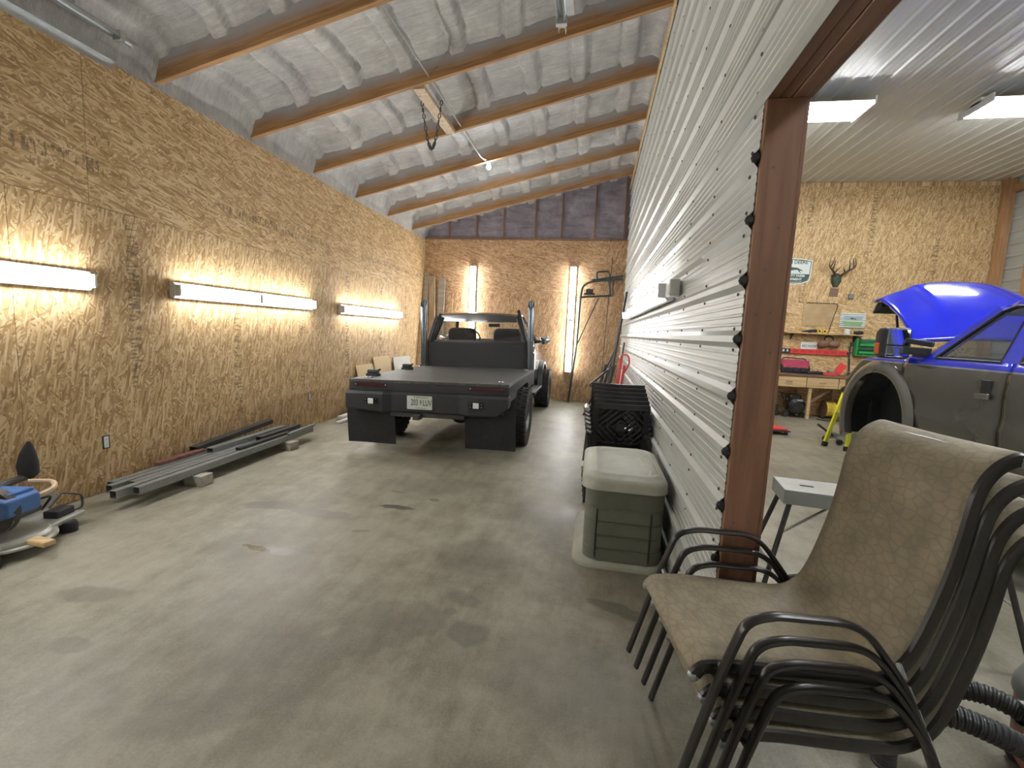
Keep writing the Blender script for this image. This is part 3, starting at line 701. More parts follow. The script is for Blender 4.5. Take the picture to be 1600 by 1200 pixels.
# outlets
def outlet(label, y, z):
    t = thing('wall_outlet', label, 'outlet', (XL + .002, y, z), 0, 'outlets on the board wall')
    MB().box(0, .003, -.03, .03, -.058, .058).build('recess', 'black_rubber', t)
    MB().box(.002, .006, -.02, .02, -.05, .05).build('receptacle', 'white_paint', t, bevel=.002)
    for dz in (.022, -.022):
        f = MB().lathe([(.0005, .009), (.016, .009), (.017, .005)], 14, (0, 0, dz), 'x').build('socket', 'white_paint', t, smooth=True)
        for dy in (-.006, .006): MB().box(.0088, .0094, dy - .0012, dy + .0012, dz - .004, dz + .005).build('slot', 'black_rubber', f)
outlet('double wall outlet without cover beside the steel tubes, nearer the viewer', 3.22, .445)
outlet('double wall outlet without cover, farther along near the truck', 6.13, .455)

# ------------------------------------------------- steel tubes on blocks
def block(label, x, y, a):
    o = MB().box(-.09, .09, -.07, .07, 0, .095).build('wood_block', 'grey_wood', None, (x, y, 0), (0, 0, a), bevel=.004)
    tag(o, label, 'wooden block', 'blocks under the steel tubes')
block('square lumber block under the tubes, nearer the viewer', -3.60, 3.60, .1); block('square lumber block under the tubes, farther from the viewer', -3.64, 4.95, -.1)
def sqtube(label, p, q, w, h, mt='steel_tube', wall=.004, cat='steel tube'):
    p, q = Vector(p), Vector(q); t = (q - p).normalized(); a = t.cross(Vector((0, 0, 1))).normalized(); b = a.cross(t)
    def sec(e, k): return [e + a * (i * (w / 2 - k)) + b * (j * (h / 2 - k)) for i, j in ((-1, -1), (1, -1), (1, 1), (-1, 1))]
    o = MB(); o.loft([sec(p, wall), sec(p, 0), sec(q, 0), sec(q, wall)], caps=False, ring=True)
    o = o.build('steel_tube', mt); return tag(o, label, cat, 'steel tubes and channels on blocks by the wall')
z = .128
sqtube('long grey square tube, outermost of the pile by the wall', (-3.62, 3.02, z), (-3.70, 5.50, z), .062, .064)
sqtube('long grey square tube, second from the outside, its end sticking out nearest', (-3.70, 2.90, z), (-3.77, 5.42, z), .062, .064)
sqtube('long grey square tube, third from the outside of the pile', (-3.775, 3.12, z), (-3.84, 5.34, z), .062, .064)
sqtube('long grey square tube, fourth from the outside, its end sticking out', (-3.85, 2.99, z), (-3.91, 5.48, z), .062, .064)
sqtube('long grey square tube lying closest to the board wall', (-3.925, 3.06, z), (-3.985, 5.20, z), .062, .064)
z2 = .185
def channel(label, p, q, w, h, mt, zrot=0):
    p, q = Vector(p), Vector(q); t = (q - p).normalized(); a = t.cross(Vector((0, 0, 1))).normalized(); b = a.cross(t); k = .005
    pr = [(-w / 2, -h / 2), (-w / 2, h / 2), (w / 2, h / 2), (w / 2, -h / 2), (w / 2 - k, -h / 2), (w / 2 - k, h / 2 - k), (-w / 2 + k, h / 2 - k), (-w / 2 + k, -h / 2)]
    o = MB().loft([[e + a * i + b * j for i, j in pr] for e in (p, q)]).build('steel_channel', mt); return tag(o, label, 'steel channel', 'steel tubes and channels on blocks by the wall')
channel('dark steel channel on the pile, leaning up against the board wall', (-4.03, 3.98, .20), (-4.05, 5.15, .275), .09, .05, 'steel_dark')
channel('dark steel channel lying on the tubes, middle piece', (-3.90, 4.05, z2), (-3.93, 5.25, z2 + .002), .08, .045, 'steel_tube')
channel('short dark steel channel lying open end out on the tubes', (-3.785, 4.62, z2), (-3.815, 5.38, z2), .07, .05, 'steel_dark')
channel('flat dark channel on the pile, partly under the others', (-3.70, 4.20, .176), (-3.715, 5.05, .176), .05, .03, 'steel_dark')
sqtube('slim grey tube on top of the pile at the far end', (-3.64, 4.95, .176), (-3.70, 5.56, .176), .035, .03)
tag(MB().bar((-3.98, 3.52, .178), (-3.99, 4.05, .182), .07, .028).build('board_offcut', 'red_board', bevel=.004), 'reddish board offcut lying on the steel tubes', 'board')
# white boards on the floor by the truck
tag(MB().bar((-4.02, 6.75, .046), (-4.01, 7.42, .046), .09, .03).build('white_board', 'white_paint', bevel=.003), 'white painted board on the floor, closest to the wall', 'board', 'white boards beside the truck')
tag(MB().bar((-3.87, 6.45, .025), (-3.88, 7.40, .025), .07, .03).build('white_board', 'white_paint', bevel=.003), 'white painted board on the floor, outer one', 'board', 'white boards beside the truck')
tag(MB().bar((-4.00, 6.7, .015), (-4.00, 7.40, .015), .12, .03).build('grey_board', 'grey_wood', bevel=.003), 'grey weathered board lying under the white one', 'board')
# sheets leaning on the left wall behind the truck
def lean(name, label, y0, y1, h, mt, off=.18, cat='sheet', th=.012, z0=0.0):
    o = MB().box(0, th, y0, y1, 0, h).build(name, mt, None, (XL + off, 0, z0), (0, -math.asin(min(.9, (off - .004) / h)), 0), bevel=.002)
    return tag(o, label, cat)
lean('plywood_offcut', 'low plywood offcut leaning on the wall behind the truck bed', 7.45, 8.08, .86, 'plywood', .22, 'plywood')
lean('plywood_offcut', 'taller plywood offcut leaning beside the low one', 8.10, 8.80, .97, 'plywood', .18, 'plywood')
lean('drywall_offcut', 'pale grey board offcut leaning near the exhaust stack', 8.98, 9.85, .92, 'drywall', .16, 'board')
# planks in the back corner
def plank(label, x, y, h, dx, dy, w, mt='plank_wood', th=.038):
    o = MB().bar((x, y, 0), (x + dx, y + dy, h), w, th, up=(0, 1, 0)).build('leaning_plank', mt, bevel=.003); return tag(o, label, 'plank', 'planks leaning in the back corner')
plank('dark narrow plank leaning in the back corner, closest to the side wall', -3.99, 10.22, 2.85, -.08, .44, .10, 'grey_wood')
plank('wide pale plank leaning in the back corner, crossing the others', -3.74, 10.25, 2.80, -.20, .42, .15)
plank('wide brown plank leaning upright on the back wall by the corner', -3.66, 10.40, 2.75, -.03, .28, .16, 'grey_wood')
plank('thin orange stick leaning on the back wall beside the cab', -3.44, 10.45, 2.28, .02, .25, .03, 'pale_wood', .02)

# ------------------------------------------------- pipe frame leaning on the back wall
pf = thing('pipe_frame', 'tall grey bent pipe frame leaning in the right back corner', 'pipe frame', (-.50, 10.35, 0))
Y = lambda z: .01 + .105 * z
def pz(x, z): return (x, Y(z), z)
MB().tube(fil([pz(0, .01), pz(.10, 1.3), pz(.13, 2.45), pz(.155, 2.66), pz(.33, 2.76), pz(1.03, 2.83)], .14, 6), .024, 10).build('main_pipe', 'steel_pipe', pf, smooth=True)
MB().tube([pz(.11, 2.40), pz(.80, 2.46)], .022, 10).build('cross_pipe', 'steel_pipe', pf, smooth=True)
MB().tube([pz(.74, 2.78), pz(.80, 2.44)], .018, 8).build('upright_pipe', 'steel_pipe', pf, smooth=True)
MB().tube([pz(.82, 2.80), pz(.84, 2.46)], .014, 8).build('upright_pipe', 'steel_pipe', pf, smooth=True)
MB().tube([pz(.10, 1.30), pz(.53, 2.40)], .013, 8).build('brace_rod', 'steel_pipe', pf, smooth=True)
MB().tube(fil([pz(.48, 2.79), pz(.45, 2.98), pz(.72, 3.0), pz(.76, 2.83)], .06), .018, 8).build('hook_pipe', 'steel_pipe', pf, smooth=True)
MB().bar(pz(.36, 2.79), pz(1.04, 2.90), .03, .04).build('upper_rail', 'steel_pipe', pf)
MB().box(.20, .44, Y(2.5) - .05, Y(2.5) + .03, 2.46, 2.50).build('bracket_plate', 'steel_dark', pf, bevel=.004)
MB().box(.24, .40, Y(2.5) - .04, Y(2.5) + .02, 2.50, 2.59).build('bracket_box', 'steel_dark', pf, bevel=.01)
MB().tube([pz(.04, 2.46), pz(.13, 2.36)], .008, 6).build('pin', 'steel_pipe', pf)
def rod(label, p, q, r, mt='steel_dark'):
    return tag(MB().tube([p, q], r, 8).build('steel_rod', mt, smooth=True), label, 'rod', 'rods leaning in the right back corner')
rod('thin long dark rod leaning in the corner, tallest of the bunch', (.18, 10.25, .0), (.28, 10.66, 3.3), .008)
rod('thick dark pipe leaning against the white wall', (.26, 8.7, 0), (.555, 9.2, 2.42), .022)
rod('slim dark rod leaning beside the thick pipe', (.22, 8.95, 0), (.50, 9.5, 2.0), .011)
rod('short dark bar leaning behind the red handle', (.40, 8.4, 0), (.548, 8.75, 1.45), .016)
rod('dark rod leaning low in the fan behind the chairs', (.05, 9.0, 0), (.45, 9.6, 1.35), .014)
rod('dark flat bar spread out to the left behind the chairs', (-.12, 8.9, .0), (.40, 9.4, 1.25), .018)
tr = thing('folded_rack', 'dark folded angle iron rack standing behind the stacked chairs', 'rack', (.05, 8.25, 0))
for x0, x1 in ((-.05, .18), (.02, .26), (.12, .34)): MB().bar((x0, 0, 0), (x1, .15, 1.05), .035, .035).build('angle_bar', 'steel_dark', tr)
MB().bar((-.08, 0, .68), (.30, .12, 1.02), .035, .035).build('cross_bar', 'steel_dark', tr)
MB().bar((-.08, 0, .66), (.15, .1, .60), .03, .03).build('cross_bar', 'steel_dark', tr)
rj = thing('red_lift_handle', 'red steel lift bar with a looped handle standing behind the stacked chairs', 'jack', (.33, 7.2, 0))
MB().bar((0, 0, 0), (.10, .1, 1.22), .05, .035).build('bar', 'red_paint', rj, bevel=.004)
MB().bar((.06, .02, 0), (.155, .1, 1.12), .04, .03).build('bar', 'red_paint', rj, bevel=.004)
MB().tube(fil([(.095, .09, 1.20), (.10, .09, 1.29), (.20, .09, 1.285), (.235, .09, 1.16), (.14, .09, .97)], .07), .014, 8).build('handle', 'red_paint', rj, smooth=True)
MB().box(-.08, .16, -.10, .12, 0, .05).build('foot', 'red_paint', rj, bevel=.005)
# =================================================================== flat deck truck
def wheel_meshes(R, W, rim_r, tread_n=30, tag_=''):
    ti = MB()
    pr = [(rim_r, -W * .40), (rim_r + .03, -W * .47), (R - .07, -W * .5), (R - .025, -W * .47), (R - .012, -W * .38), (R - .012, W * .38), (R - .025, W * .47), (R - .07, W * .5), (rim_r + .03, W * .47), (rim_r, W * .40)]
    ti.lathe(pr, 36, axis='x', ring=True)
    for k in range(tread_n):
        for j, (x, dx, off) in enumerate(((-.39, .17, 0), (-.14, .11, .5), (.12, .11, 0), (.38, .17, .5))):
            a = 2 * math.pi * (k + off) / tread_n; h = math.pi * 2 / tread_n * .34
            ti.loft([[Vector(((x - dx / 2) * W + dx * W * i, r * math.cos(a + s * h), r * math.sin(a + s * h))) for i in (0, 1)] + [] for r, s in ((R - .03, -1), (R, -.85), (R, .85), (R - .03, 1))] and
                    [[Vector((xx, r * math.cos(a + s * h), r * math.sin(a + s * h))) for r, s in ((R - .03, -1), (R, -.85), (R, .85), (R - .03, 1))] for xx in ((x - dx / 2) * W, (x + dx / 2) * W)])
    ri = MB().lathe([(rim_r, -W * .40), (rim_r - .02, -W * .36), (rim_r - .025, W * .22), (rim_r - .05, W * .28), (.11, W * .20), (.085, W * .34), (.0005, W * .36)], 28, axis='x')
    ri.lathe([(rim_r, W * .40), (rim_r + .008, W * .42), (rim_r - .012, W * .42), (rim_r - .03, W * .27)], 28, axis='x')
    for k in range(8):
        a = 2 * math.pi * k / 8; ri.lathe([(.012, W * .2), (.012, W * .30), (.0005, W * .31)], 6, (0, .135 * math.cos(a), .135 * math.sin(a)), 'x')
    hu = MB().lathe([(.065, W * .30), (.062, W * .44), (.03, W * .48), (.0005, W * .48)], 16, axis='x')
    return ti.mesh('tire', 'tire', True, 30), ri.mesh('rim', 'rim', True), hu.mesh('hub_cap', 'chrome', True)
def wheel(parent, me, loc, side):
    o = link('tire', me[0], parent, loc, (0, 0, 0 if side > 0 else math.pi))
    link('rim', me[1], o); link('hub', me[2], o); return o

T = thing('flatdeck_truck', 'black pickup truck with a steel flat deck and two upright exhaust stacks', 'truck', (-1.885, 5.07, 0), .012)
lean_ = Matrix.Rotation(-.024, 4, 'Y')          # the body sits slightly over on its springs
def TB(): return MB(Matrix.Translation((0, 0, 0)) @ lean_)
wm = wheel_meshes(.405, .29, .215)
for x, y, s in ((.93, 1.12, 1), (-.93, 1.12, -1), (.92, 4.55, 1), (-.92, 4.55, -1)): wheel(T, wm, (x, y, .405), s)
# deck
dk = TB().box(-.985, .985, 0, 2.42, .80, .90).build('deck_frame', 'bedliner', T, bevel=.006)
TB().box(-.985, .985, 0.0, 2.42, .90, .935).build('deck_plate', 'deck_top', T, bevel=.004)
for s in (-1, 1):   # side skirt with the wheel cut-out
    sx = s * .985
    TB().prism([(0.02, .72), (.52, .72), (.66, .83), (1.58, .83), (1.72, .70), (2.40, .70), (2.40, .90), (0.02, .90)], min(sx, sx - s * .02), max(sx, sx - s * .02), 'yz').build('side_skirt', 'bedliner', T)
    for z in (.0,):
        TB().bar((sx - s * .10, .5, .60), (sx - s * .45, .5, .60), .04, .05).build('bracket', 'flat_black', T)
# bumper: outer blocks proud of a recessed centre
bp = TB()
st = [(-1.005, -.02, .60, .775), (-.99, -.085, .585, .80), (-.52, -.085, .555, .80), (-.43, -.035, .555, .80), (.40, -.035, .555, .80), (.52, -.085, .555, .80), (.86, -.085, .555, .80), (.985, -.07, .66, .80), (1.0, -.02, .70, .775)]
bp.loft([[Vector((x, .04, a)), Vector((x, y + .015, a)), Vector((x, y, a + .02)), Vector((x, y, b - .03)), Vector((x, y + .03, b)), Vector((x, .04, b))] for x, y, a, b in st])
bp.build('bumper', 'bedliner', T, bevel=.004)
for x0, x1 in ((-.90, -.50), (.52, .92)):
    l = TB().box(x0, x1, -.008, .002, .852, .892).build('tail_light', 'red_lens', T, bevel=.003)
    for x in (x0 + .012, x1 - .012): TB().sphere((x, -.010, .872), .009, 8, 6).build('bolt', 'chrome', l, smooth=True)
for x in (-.66, .62):
    p = TB().box(x - .085, x + .085, -.098, -.086, .655, .725).build('light_pod', 'gloss_black', T, bevel=.006)
    TB().box(x - .034, x + .034, -.108, -.098, .658, .722).build('lens', 'pod_glow', p, bevel=.004)
    for dx in (-.065, .065):
        for dz in (-.018, .018): TB().sphere((x + dx, -.099, .69 + dz), .007, 6, 5).build('bolt', 'chrome', p)
# licence plate
lp = TB().prism(rrect(-.155, .155, -.078, .078, .012), -.004, 0.0).mesh('license_plate', 'plate_white')
lpo = link('license_plate', MB(lean_).prism([(a - .075, b + .685) for a, b in rrect(-.155, .155, -.080, .080, .012)], -.044, -.038).mesh('license_plate', 'plate_white'), T)
RX = (math.pi / 2, .014 * 0, 0)
zc = .685
text('203', .100, 'plate_green', lpo, (-.152, -.0452, zc - .004), sx=.60, bold=.0012)
text('LUV', .100, 'plate_green', lpo, (.004, -.0452, zc - .004), sx=.60, bold=.0012)
MB().tube([(-.075, -.0452, zc - .026), (-.075, -.0452, zc + .02)], .0035, 6).build('emblem', 'plate_green', lpo)
for k in range(3):
    for s in (-1, 1): MB().tube([(-.075, -.0452, zc - .008 + k * .014), (-.075 + s * .010, -.0452, zc + .004 + k * .014)], .0028, 5).build('emblem', 'plate_green', lpo)
text('Saskatchewan', .024, 'plate_green', lpo, (-.075, -.0452, zc + .062))
text('Land of Living Skies', .016, 'plate_green', lpo, (-.075, -.0452, zc - .066))
for x in (-.155, .005): MB().sphere((x, -.045, zc + .062), .006, 6, 5).build('bolt', 'steel_dark', lpo)
# mud flaps
for x0, x1 in ((-1.07, -.44), (.44, 1.055)):
    f = TB().grid(8, 8, lambda u, v, a=x0, b=x1: Vector((a + u * (b - a), .10 + .03 * v * v + .008 * math.sin(u * 5), .62 - v * (.62 - .13 + .0)))).build('mud_flap', 'black_rubber', T, solid=.01)
    TB().box(x0 + .02, x1 - .02, .085, .10, .565, .60).build('flap_strip', 'steel_dark', T)
# frame, axle, hitch, exhaust
for s in (-1, 1): TB().box(s * .42 - .04, s * .42 + .04, .06, 5.0, .56, .74).build('frame_rail', 'steel_dark', T)
ax = MB().tube([(-.80, 1.12, .405), (-.3, 1.12, .41), (.3, 1.12, .41), (.80, 1.12, .405)], .055, 12).build('rear_axle', 'steel_dark', T, smooth=True)
MB().lathe([(.0005, -.17), (.10, -.15), (.17, -.06), (.18, .02), (.14, .10), (.06, .14)], 20, (.10, 1.12, .41), 'y').build('differential', 'steel_dark', ax, smooth=True)
MB().tube([(.10, 1.26, .42), (.05, 3.0, .52)], .05, 10).build('drive_shaft', 'steel_dark', T, smooth=True)
MB().tube([(-.75, 4.55, .405), (.75, 4.55, .405)], .05, 10).build('front_axle', 'steel_dark', T, smooth=True)
TB().box(-.46, .46, .0, .10, .50, .57).build('hitch_crossbar', 'steel_dark', T, bevel=.006)
TB().box(-.14, -.06, -.10, .02, .485, .545).build('hitch_receiver', 'steel_dark', T, bevel=.004)
for s in (-1, 1): MB().loft([[Vector((s * .55 + dx, y, z0 + .02 * dz)) for dx, dz in ((-.03, -1), (.03, -1), (.03, 1), (-.03, 1))] for y, z0 in ((.45, .55), (.8, .45), (1.12, .42), (1.5, .46), (1.9, .56))]).build('leaf_spring', 'steel_dark', T)
MB().tube(fil([(.30, .3, .52), (.30, .8, .55), (.35, 2.2, .55)], .1), .04, 10).build('tail_pipe', 'steel_dark', T, smooth=True)
# headboard and rack
TB().box(-.87, .87, 2.40, 2.44, .935, 1.345).build('headboard', 'bedliner', T, bevel=.006)
for s in (-1, 1):
    TB().bar((s * .845, 2.42, 1.34), (s * .70, 2.42, 1.90 if s > 0 else 1.78), .05, .05).build('rack_post', 'flat_black', T)
    e = TB().tube([(s * .915, 2.36, .935), (s * .915, 2.36, 1.90)], .052, 18, caps=False)
    e.add([], [])
    ps = TB()
    n = 18; secs = []
    for z0, sl in ((.935, 0), (1.9, 0), (1.99, .07)):
        secs.append([Vector((s * .915 + .052 * math.cos(2 * math.pi * k / n), 2.36 + .052 * math.sin(2 * math.pi * k / n), z0 + sl * math.sin(2 * math.pi * k / n))) for k in range(n)])
    inner = [[Vector((s * .915 + .044 * math.cos(2 * math.pi * k / n), 2.36 + .044 * math.sin(2 * math.pi * k / n), z0 + sl * math.sin(2 * math.pi * k / n))) for k in range(n)] for z0, sl in ((1.99, .07), (1.5, 0))]
    ps.loft(secs + inner, caps=True)
    ps.build('exhaust_stack', 'steel_pipe', T, smooth=True)
    TB().box(s * .915 - .07, s * .915 + .07, 2.29, 2.41, .935, .95).build('stack_flange', 'steel_dark', T)
for x, y in ((-.80, .14), (.86, .14), (-.90, 2.05), (.90, 2.0)):
    r = TB().box(x - .05, x + .05, y - .035, y + .035, .935, .942).build('tie_down', 'chrome', T, bevel=.002)
    TB().tube([(x + .032 * math.cos(a), y + .022 * math.sin(a), .950) for a in [2 * math.pi * k / 12 for k in range(12)]], .006, 6, ring=True).build('ring', 'chrome', r, smooth=True)
for y in (.42, 1.55):
    r = TB().box(-.96, -.80, y - .05, y + .05, .935, .965).build('strap_winch', 'black_rubber', T, bevel=.006)
    TB().tube([(-.95, y, .985), (-.81, y, .985)], .03, 10).build('spool', 'black_rubber', r, smooth=True)
    TB().bar((-.90, y + .04, .97), (-.84, y + .12, 1.01), .03, .02).build('lever', 'black_rubber', r)
# cab
def bodysec(y, zs): return [Vector((x, y, z)) for x, z in zs]
low = [(-.80, .52), (-.86, .60), (-.885, .85), (-.885, 1.10), (-.86, 1.34), (.86, 1.34), (.885, 1.10), (.885, .85), (.86, .60), (.80, .52)]
TB().loft([bodysec(2.52, low), bodysec(3.98, low)]).build('cab_body', 'cab_paint', T, smooth=True, bevel=.01)
front = [(-.78, .60), (-.86, .66), (-.87, 1.05), (-.80, 1.20), (-.40, 1.27), (.40, 1.27), (.80, 1.20), (.87, 1.05), (.86, .66), (.78, .60)]
TB().loft([bodysec(3.98, [(a, b + (.06 if b > 1.1 else 0)) for a, b in front]), bodysec(4.9, front), bodysec(5.25, [(a * .96, b - (.05 if b > 1.1 else 0)) for a, b in front])]).build('front_body', 'cab_paint', T, smooth=True, bevel=.01)
TB().box(-.88, .88, 5.25, 5.40, .48, .72).build('front_bumper', 'chrome', T, bevel=.02)
for s in (-1, 1):
    TB().loft([[Vector((s * (.87 + dx), 4.55 + r * math.cos(a), .42 + r * math.sin(a))) for dx, r in ((0, .46), (.09, .48), (.09, .53), (0, .56))] for a in [math.pi * k / 12 for k in range(13)]]).build('wheel_flare', 'flat_black', T, smooth=True)
    TB().box(min(s * .80, s * .98), max(s * .80, s * .98), 2.65, 3.85, .46, .51).build('side_step', 'flat_black', T, bevel=.012)
# greenhouse
roof = TB(); rs = []
for y, hw, z, k in ((2.54, .66, 1.80, .02), (2.66, .69, 1.835, .03), (3.1, .69, 1.85, .035), (3.38, .66, 1.82, .03), (3.46, .62, 1.79, .01)):
    rs.append([Vector((hw * u, y, z + k * (1 - u * u))) for u in (-1, -.85, -.5, 0, .5, .85, 1)] + [Vector((hw * u, y, z - .035)) for u in (1, -1)])
roof.loft(rs).build('cab_roof', 'cab_paint', T, smooth=True)
for s in (-1, 1):
    TB().bar((s * .85, 2.56, 1.33), (s * .665, 2.62, 1.82), .09, .10, up=(1, 0, 0)).build('rear_pillar', 'cab_paint', T, bevel=.012)
    TB().bar((s * .84, 4.05, 1.33), (s * .63, 3.42, 1.80), .06, .06).build('front_pillar', 'cab_paint', T, bevel=.01)
    g = TB().add([(s * .835, 2.66, 1.36), (s * .82, 3.94, 1.36), (s * .655, 3.42, 1.77), (s * .675, 2.68, 1.78)], [(0, 1, 2, 3)]).build('side_glass', 'glass', T, solid=.004)
    d = TB().loft([[Vector((s * x, y, z)) for x, z in ((.868, .62), (.893, .85), (.893, 1.10), (.868, 1.33))] for y in (2.68, 3.92)], caps=False, closed=False).build('door', 'cab_paint', T, smooth=True, solid=.012 * s)
    TB().box(min(s * .893, s * .915), max(s * .893, s * .915), 2.78, 2.95, 1.16, 1.20).build('door_handle', 'flat_black', d, bevel=.006)
    m = TB().sphere((s * 1.01, 3.80, 1.40), .10, 14, 10, (1.1, .55, .85)).build('mirror', 'chrome', T, smooth=True)
    TB().bar((s * .86, 3.82, 1.36), (s * .96, 3.81, 1.38), .03, .05).build('mirror_arm', 'flat_black', m)
TB().box(-.80, .80, 2.53, 2.58, 1.32, 1.385).build('rear_sill', 'cab_paint', T)
TB().box(-.68, .68, 2.58, 2.64, 1.70, 1.81).build('rear_header', 'cab_paint', T)
TB().add([(-.78, 2.56, 1.38), (.78, 2.56, 1.38), (.665, 2.61, 1.71), (-.665, 2.61, 1.71)], [(0, 1, 2, 3)]).build('rear_glass', 'glass', T, solid=.004)
TB().add([(-.80, 4.03, 1.35), (.80, 4.03, 1.35), (.60, 3.44, 1.78), (-.60, 3.44, 1.78)], [(0, 1, 2, 3)]).build('windshield', 'glass', T, solid=.004)
TB().box(-.78, .78, 3.62, 3.98, 1.30, 1.40).build('dashboard', 'interior_grey', T, bevel=.03)
for x in (-.40, .44):
    TB().loft([[Vector((x + a, y, z)) for a, z in rrect(-hw, hw, 1.30, zt, .09)] for y, hw, zt in ((2.86, .24, 1.56), (2.92, .26, 1.60), (3.0, .24, 1.56))]).build('seat_back', 'seat_cloth', T, smooth=True, bevel=.01)
TB().tube([(-.40 + .19 * math.cos(a), 3.50 - .05 * math.sin(a), 1.42 + .15 * math.sin(a)) for a in [2 * math.pi * k / 20 for k in range(20)]], .014, 8, ring=True).build('steering_wheel', 'flat_black', T, smooth=True)
TB().box(-.02, .20, 3.38, 3.41, 1.63, 1.69).build('rear_view_mirror', 'flat_black', T, bevel=.01)

# =================================================================== pickup with raised hood
P = thing('raised_hood_pickup', 'blue and grey crew cab pickup with its hood up and a front wheel off', 'truck', (3.95, 5.45, 0))
HW = .95
def xside(z):
    pts = [(.50, .84), (.62, .90), (.82, .935), (.98, .955), (1.03, .955), (1.06, .940), (1.25, .955), (1.40, .945), (1.50, .915), (2.02, .74)]
    for (a, b), (c, d) in zip(pts[:-1], pts[1:]):
        if z <= c: return b + (d - b) * max(0, (z - a) / (c - a))
    return pts[-1][1]
AC, AR = .80, .52
def zlow(y):
    r2 = AR * AR - y * y
    z = .60
    if r2 > 0: z = max(z, AC + math.sqrt(r2))
    yr = y + 3.65; r2 = AR * AR - yr * yr
    if r2 > 0: z = max(z, AC - .02 + math.sqrt(r2))
    return z
def side(name, ya, yb, ztop, s, mt='two_tone_paint', parent=P, turn=None, ny=26, nz=16):
    def fn(u, v):
        y = ya + (yb - ya) * u; zt = ztop(y) if callable(ztop) else ztop; z = zlow(y) + (zt - zlow(y)) * v
        return Vector((s * xside(z), y, z))
    mb = MB().grid(ny, nz, fn)
    return mb.build(name, mt, parent, smooth=True, ang=50, solid=.018)
ft = lambda y: 1.455 - .02 * max(0, y) - .24 * sstep(.28, .66, y)
for s in (-1, 1):
    f = side('fender', -.345, .64, ft, s, ny=60)
    MB().grid(24, 6, lambda u, v, s=s: Vector((s * (xside(ft(-.345 + .985 * u)) - .20 * v), -.345 + .985 * u, ft(-.345 + .985 * u) + .03 * math.sin(v * 1.7)))).build('fender_top', 'two_tone_paint', f, smooth=True, solid=.01)
    d1 = side('front_door', -1.505, -.358, 1.50, s)
    d2 = side('rear_door', -2.40, -1.518, 1.50, s)
    for d, y in ((d1, -1.36), (d2, -2.26)):
        x = xside(1.33)
        MB().box(s * x - .012, s * x + .012, y - .05, y + .05, 1.22, 1.36).build('handle_cup', 'engine_dark', d, bevel=.008)
        MB().bar((s * (x + .018), y - .055, 1.235), (s * (x + .018), y + .075, 1.225), .02, .05).build('door_handle', 'truck_grey', d, bevel=.008)
    side('bed_side', -4.55, -2.43, 1.48, s, ny=50)
    fl = MB()
    secs = []
    for k in range(25):
        a = (-28 + 236 * k / 24) * D2R
        def q(r, x): return Vector((s * x, r * math.cos(a), max(.40, AC + r * math.sin(a))))
        secs.append([q(AR - .01, .90), q(AR - .012, .975), q(AR + .02, .995), q(AR + .085, .985), q(AR + .115, .955), q(AR + .10, .93)])
    fl.loft(secs); fl.build('wheel_flare', 'truck_grey', P, smooth=True, ang=45)
    MB().tube(fil([(s * .93, -.55, .50), (s * 1.03, -.75, .47), (s * 1.03, -2.35, .47), (s * .93, -2.5, .50)], .1), .04, 10).build('step_bar', 'engine_dark', P, smooth=True)
    MB().box(min(s * .80, s * .92), max(s * .80, s * .92), -2.6, -.5, .50, .63).build('rocker', 'truck_grey', P, bevel=.02)
    # glass frames
    xb, xt = .915, .755
    for poly, nm in (([(-.72, 1.50), (-.80, 1.58), (-1.16, 1.90), (-1.27, 1.935), (-1.40, 1.93), (-1.40, 1.50)], 'front'), ([(-1.56, 1.50), (-1.56, 1.935), (-2.10, 1.93), (-2.30, 1.86), (-2.33, 1.50)], 'rear')):
        V = [Vector((s * (xside(z) - .008), y, z)) for y, z in poly]
        MB().add(V, [tuple(range(len(V)))]).build('side_glass', 'glass_dark', P, solid=.004)
        MB().tube(V + [V[0]], .014, 6).build('window_trim', 'flat_black', P)
    def xz(y, z, o=0): return Vector((s * (xside(z) + o), y, z))
    MB().loft([[xz(-.56, 1.46), xz(-.72, 1.50), xz(-.72, 1.50, -.06), xz(-.56, 1.46, -.06)], [xz(-.78, 1.66), xz(-.86, 1.63), xz(-.86, 1.63, -.06), xz(-.78, 1.66, -.06)], [xz(-1.10, 1.945), xz(-1.17, 1.905), xz(-1.17, 1.905, -.06), xz(-1.10, 1.945, -.06)]]).build('front_pillar', 'blue_paint', P, smooth=True)
    for ya, yb in ((-1.56, -1.40), (-2.50, -2.33)):
        MB().loft([[xz(ya, z), xz(yb, z), xz(yb, z, -.05), xz(ya, z, -.05)] for z in (1.50, 1.72, 1.94)]).build('pillar', 'blue_paint', P, smooth=True)
    # towing mirror
    mx = s * 1.055
    mr = MB().loft([[Vector((mx + a, y, 1.62 + b)) for a, b in rrect(-.115 * k, .115 * k, -.15 * k, .15 * k, .03)] for y, k in ((-.42, .95), (-.40, 1.0), (-.30, 1.0), (-.22, .8))]).build('towing_mirror', 'flat_black', P, smooth=True, bevel=.006)
    MB().box(mx - .095, mx + .095, -.425, -.42, 1.605, 1.755).build('mirror_pane', 'mirror_glass', mr, bevel=.004)
    MB().box(mx - .095, mx + .095, -.425, -.42, 1.485, 1.590).build('mirror_pane', 'mirror_glass', mr, bevel=.004)
    MB().box(mx + s * .075 - .05, mx + s * .075 + .05, -.34, -.27, 1.51, 1.62).build('marker_light', 'orange_lens', mr, bevel=.01)
    MB().bar((s * .90, -.62, 1.55), (mx - s * .05, -.36, 1.56), .05, .07).build('mirror_arm', 'flat_black', mr, bevel=.01)
    MB().bar((s * .88, -.62, 1.62), (mx - s * .05, -.36, 1.66), .04, .05).build('mirror_arm', 'flat_black', mr, bevel=.01)
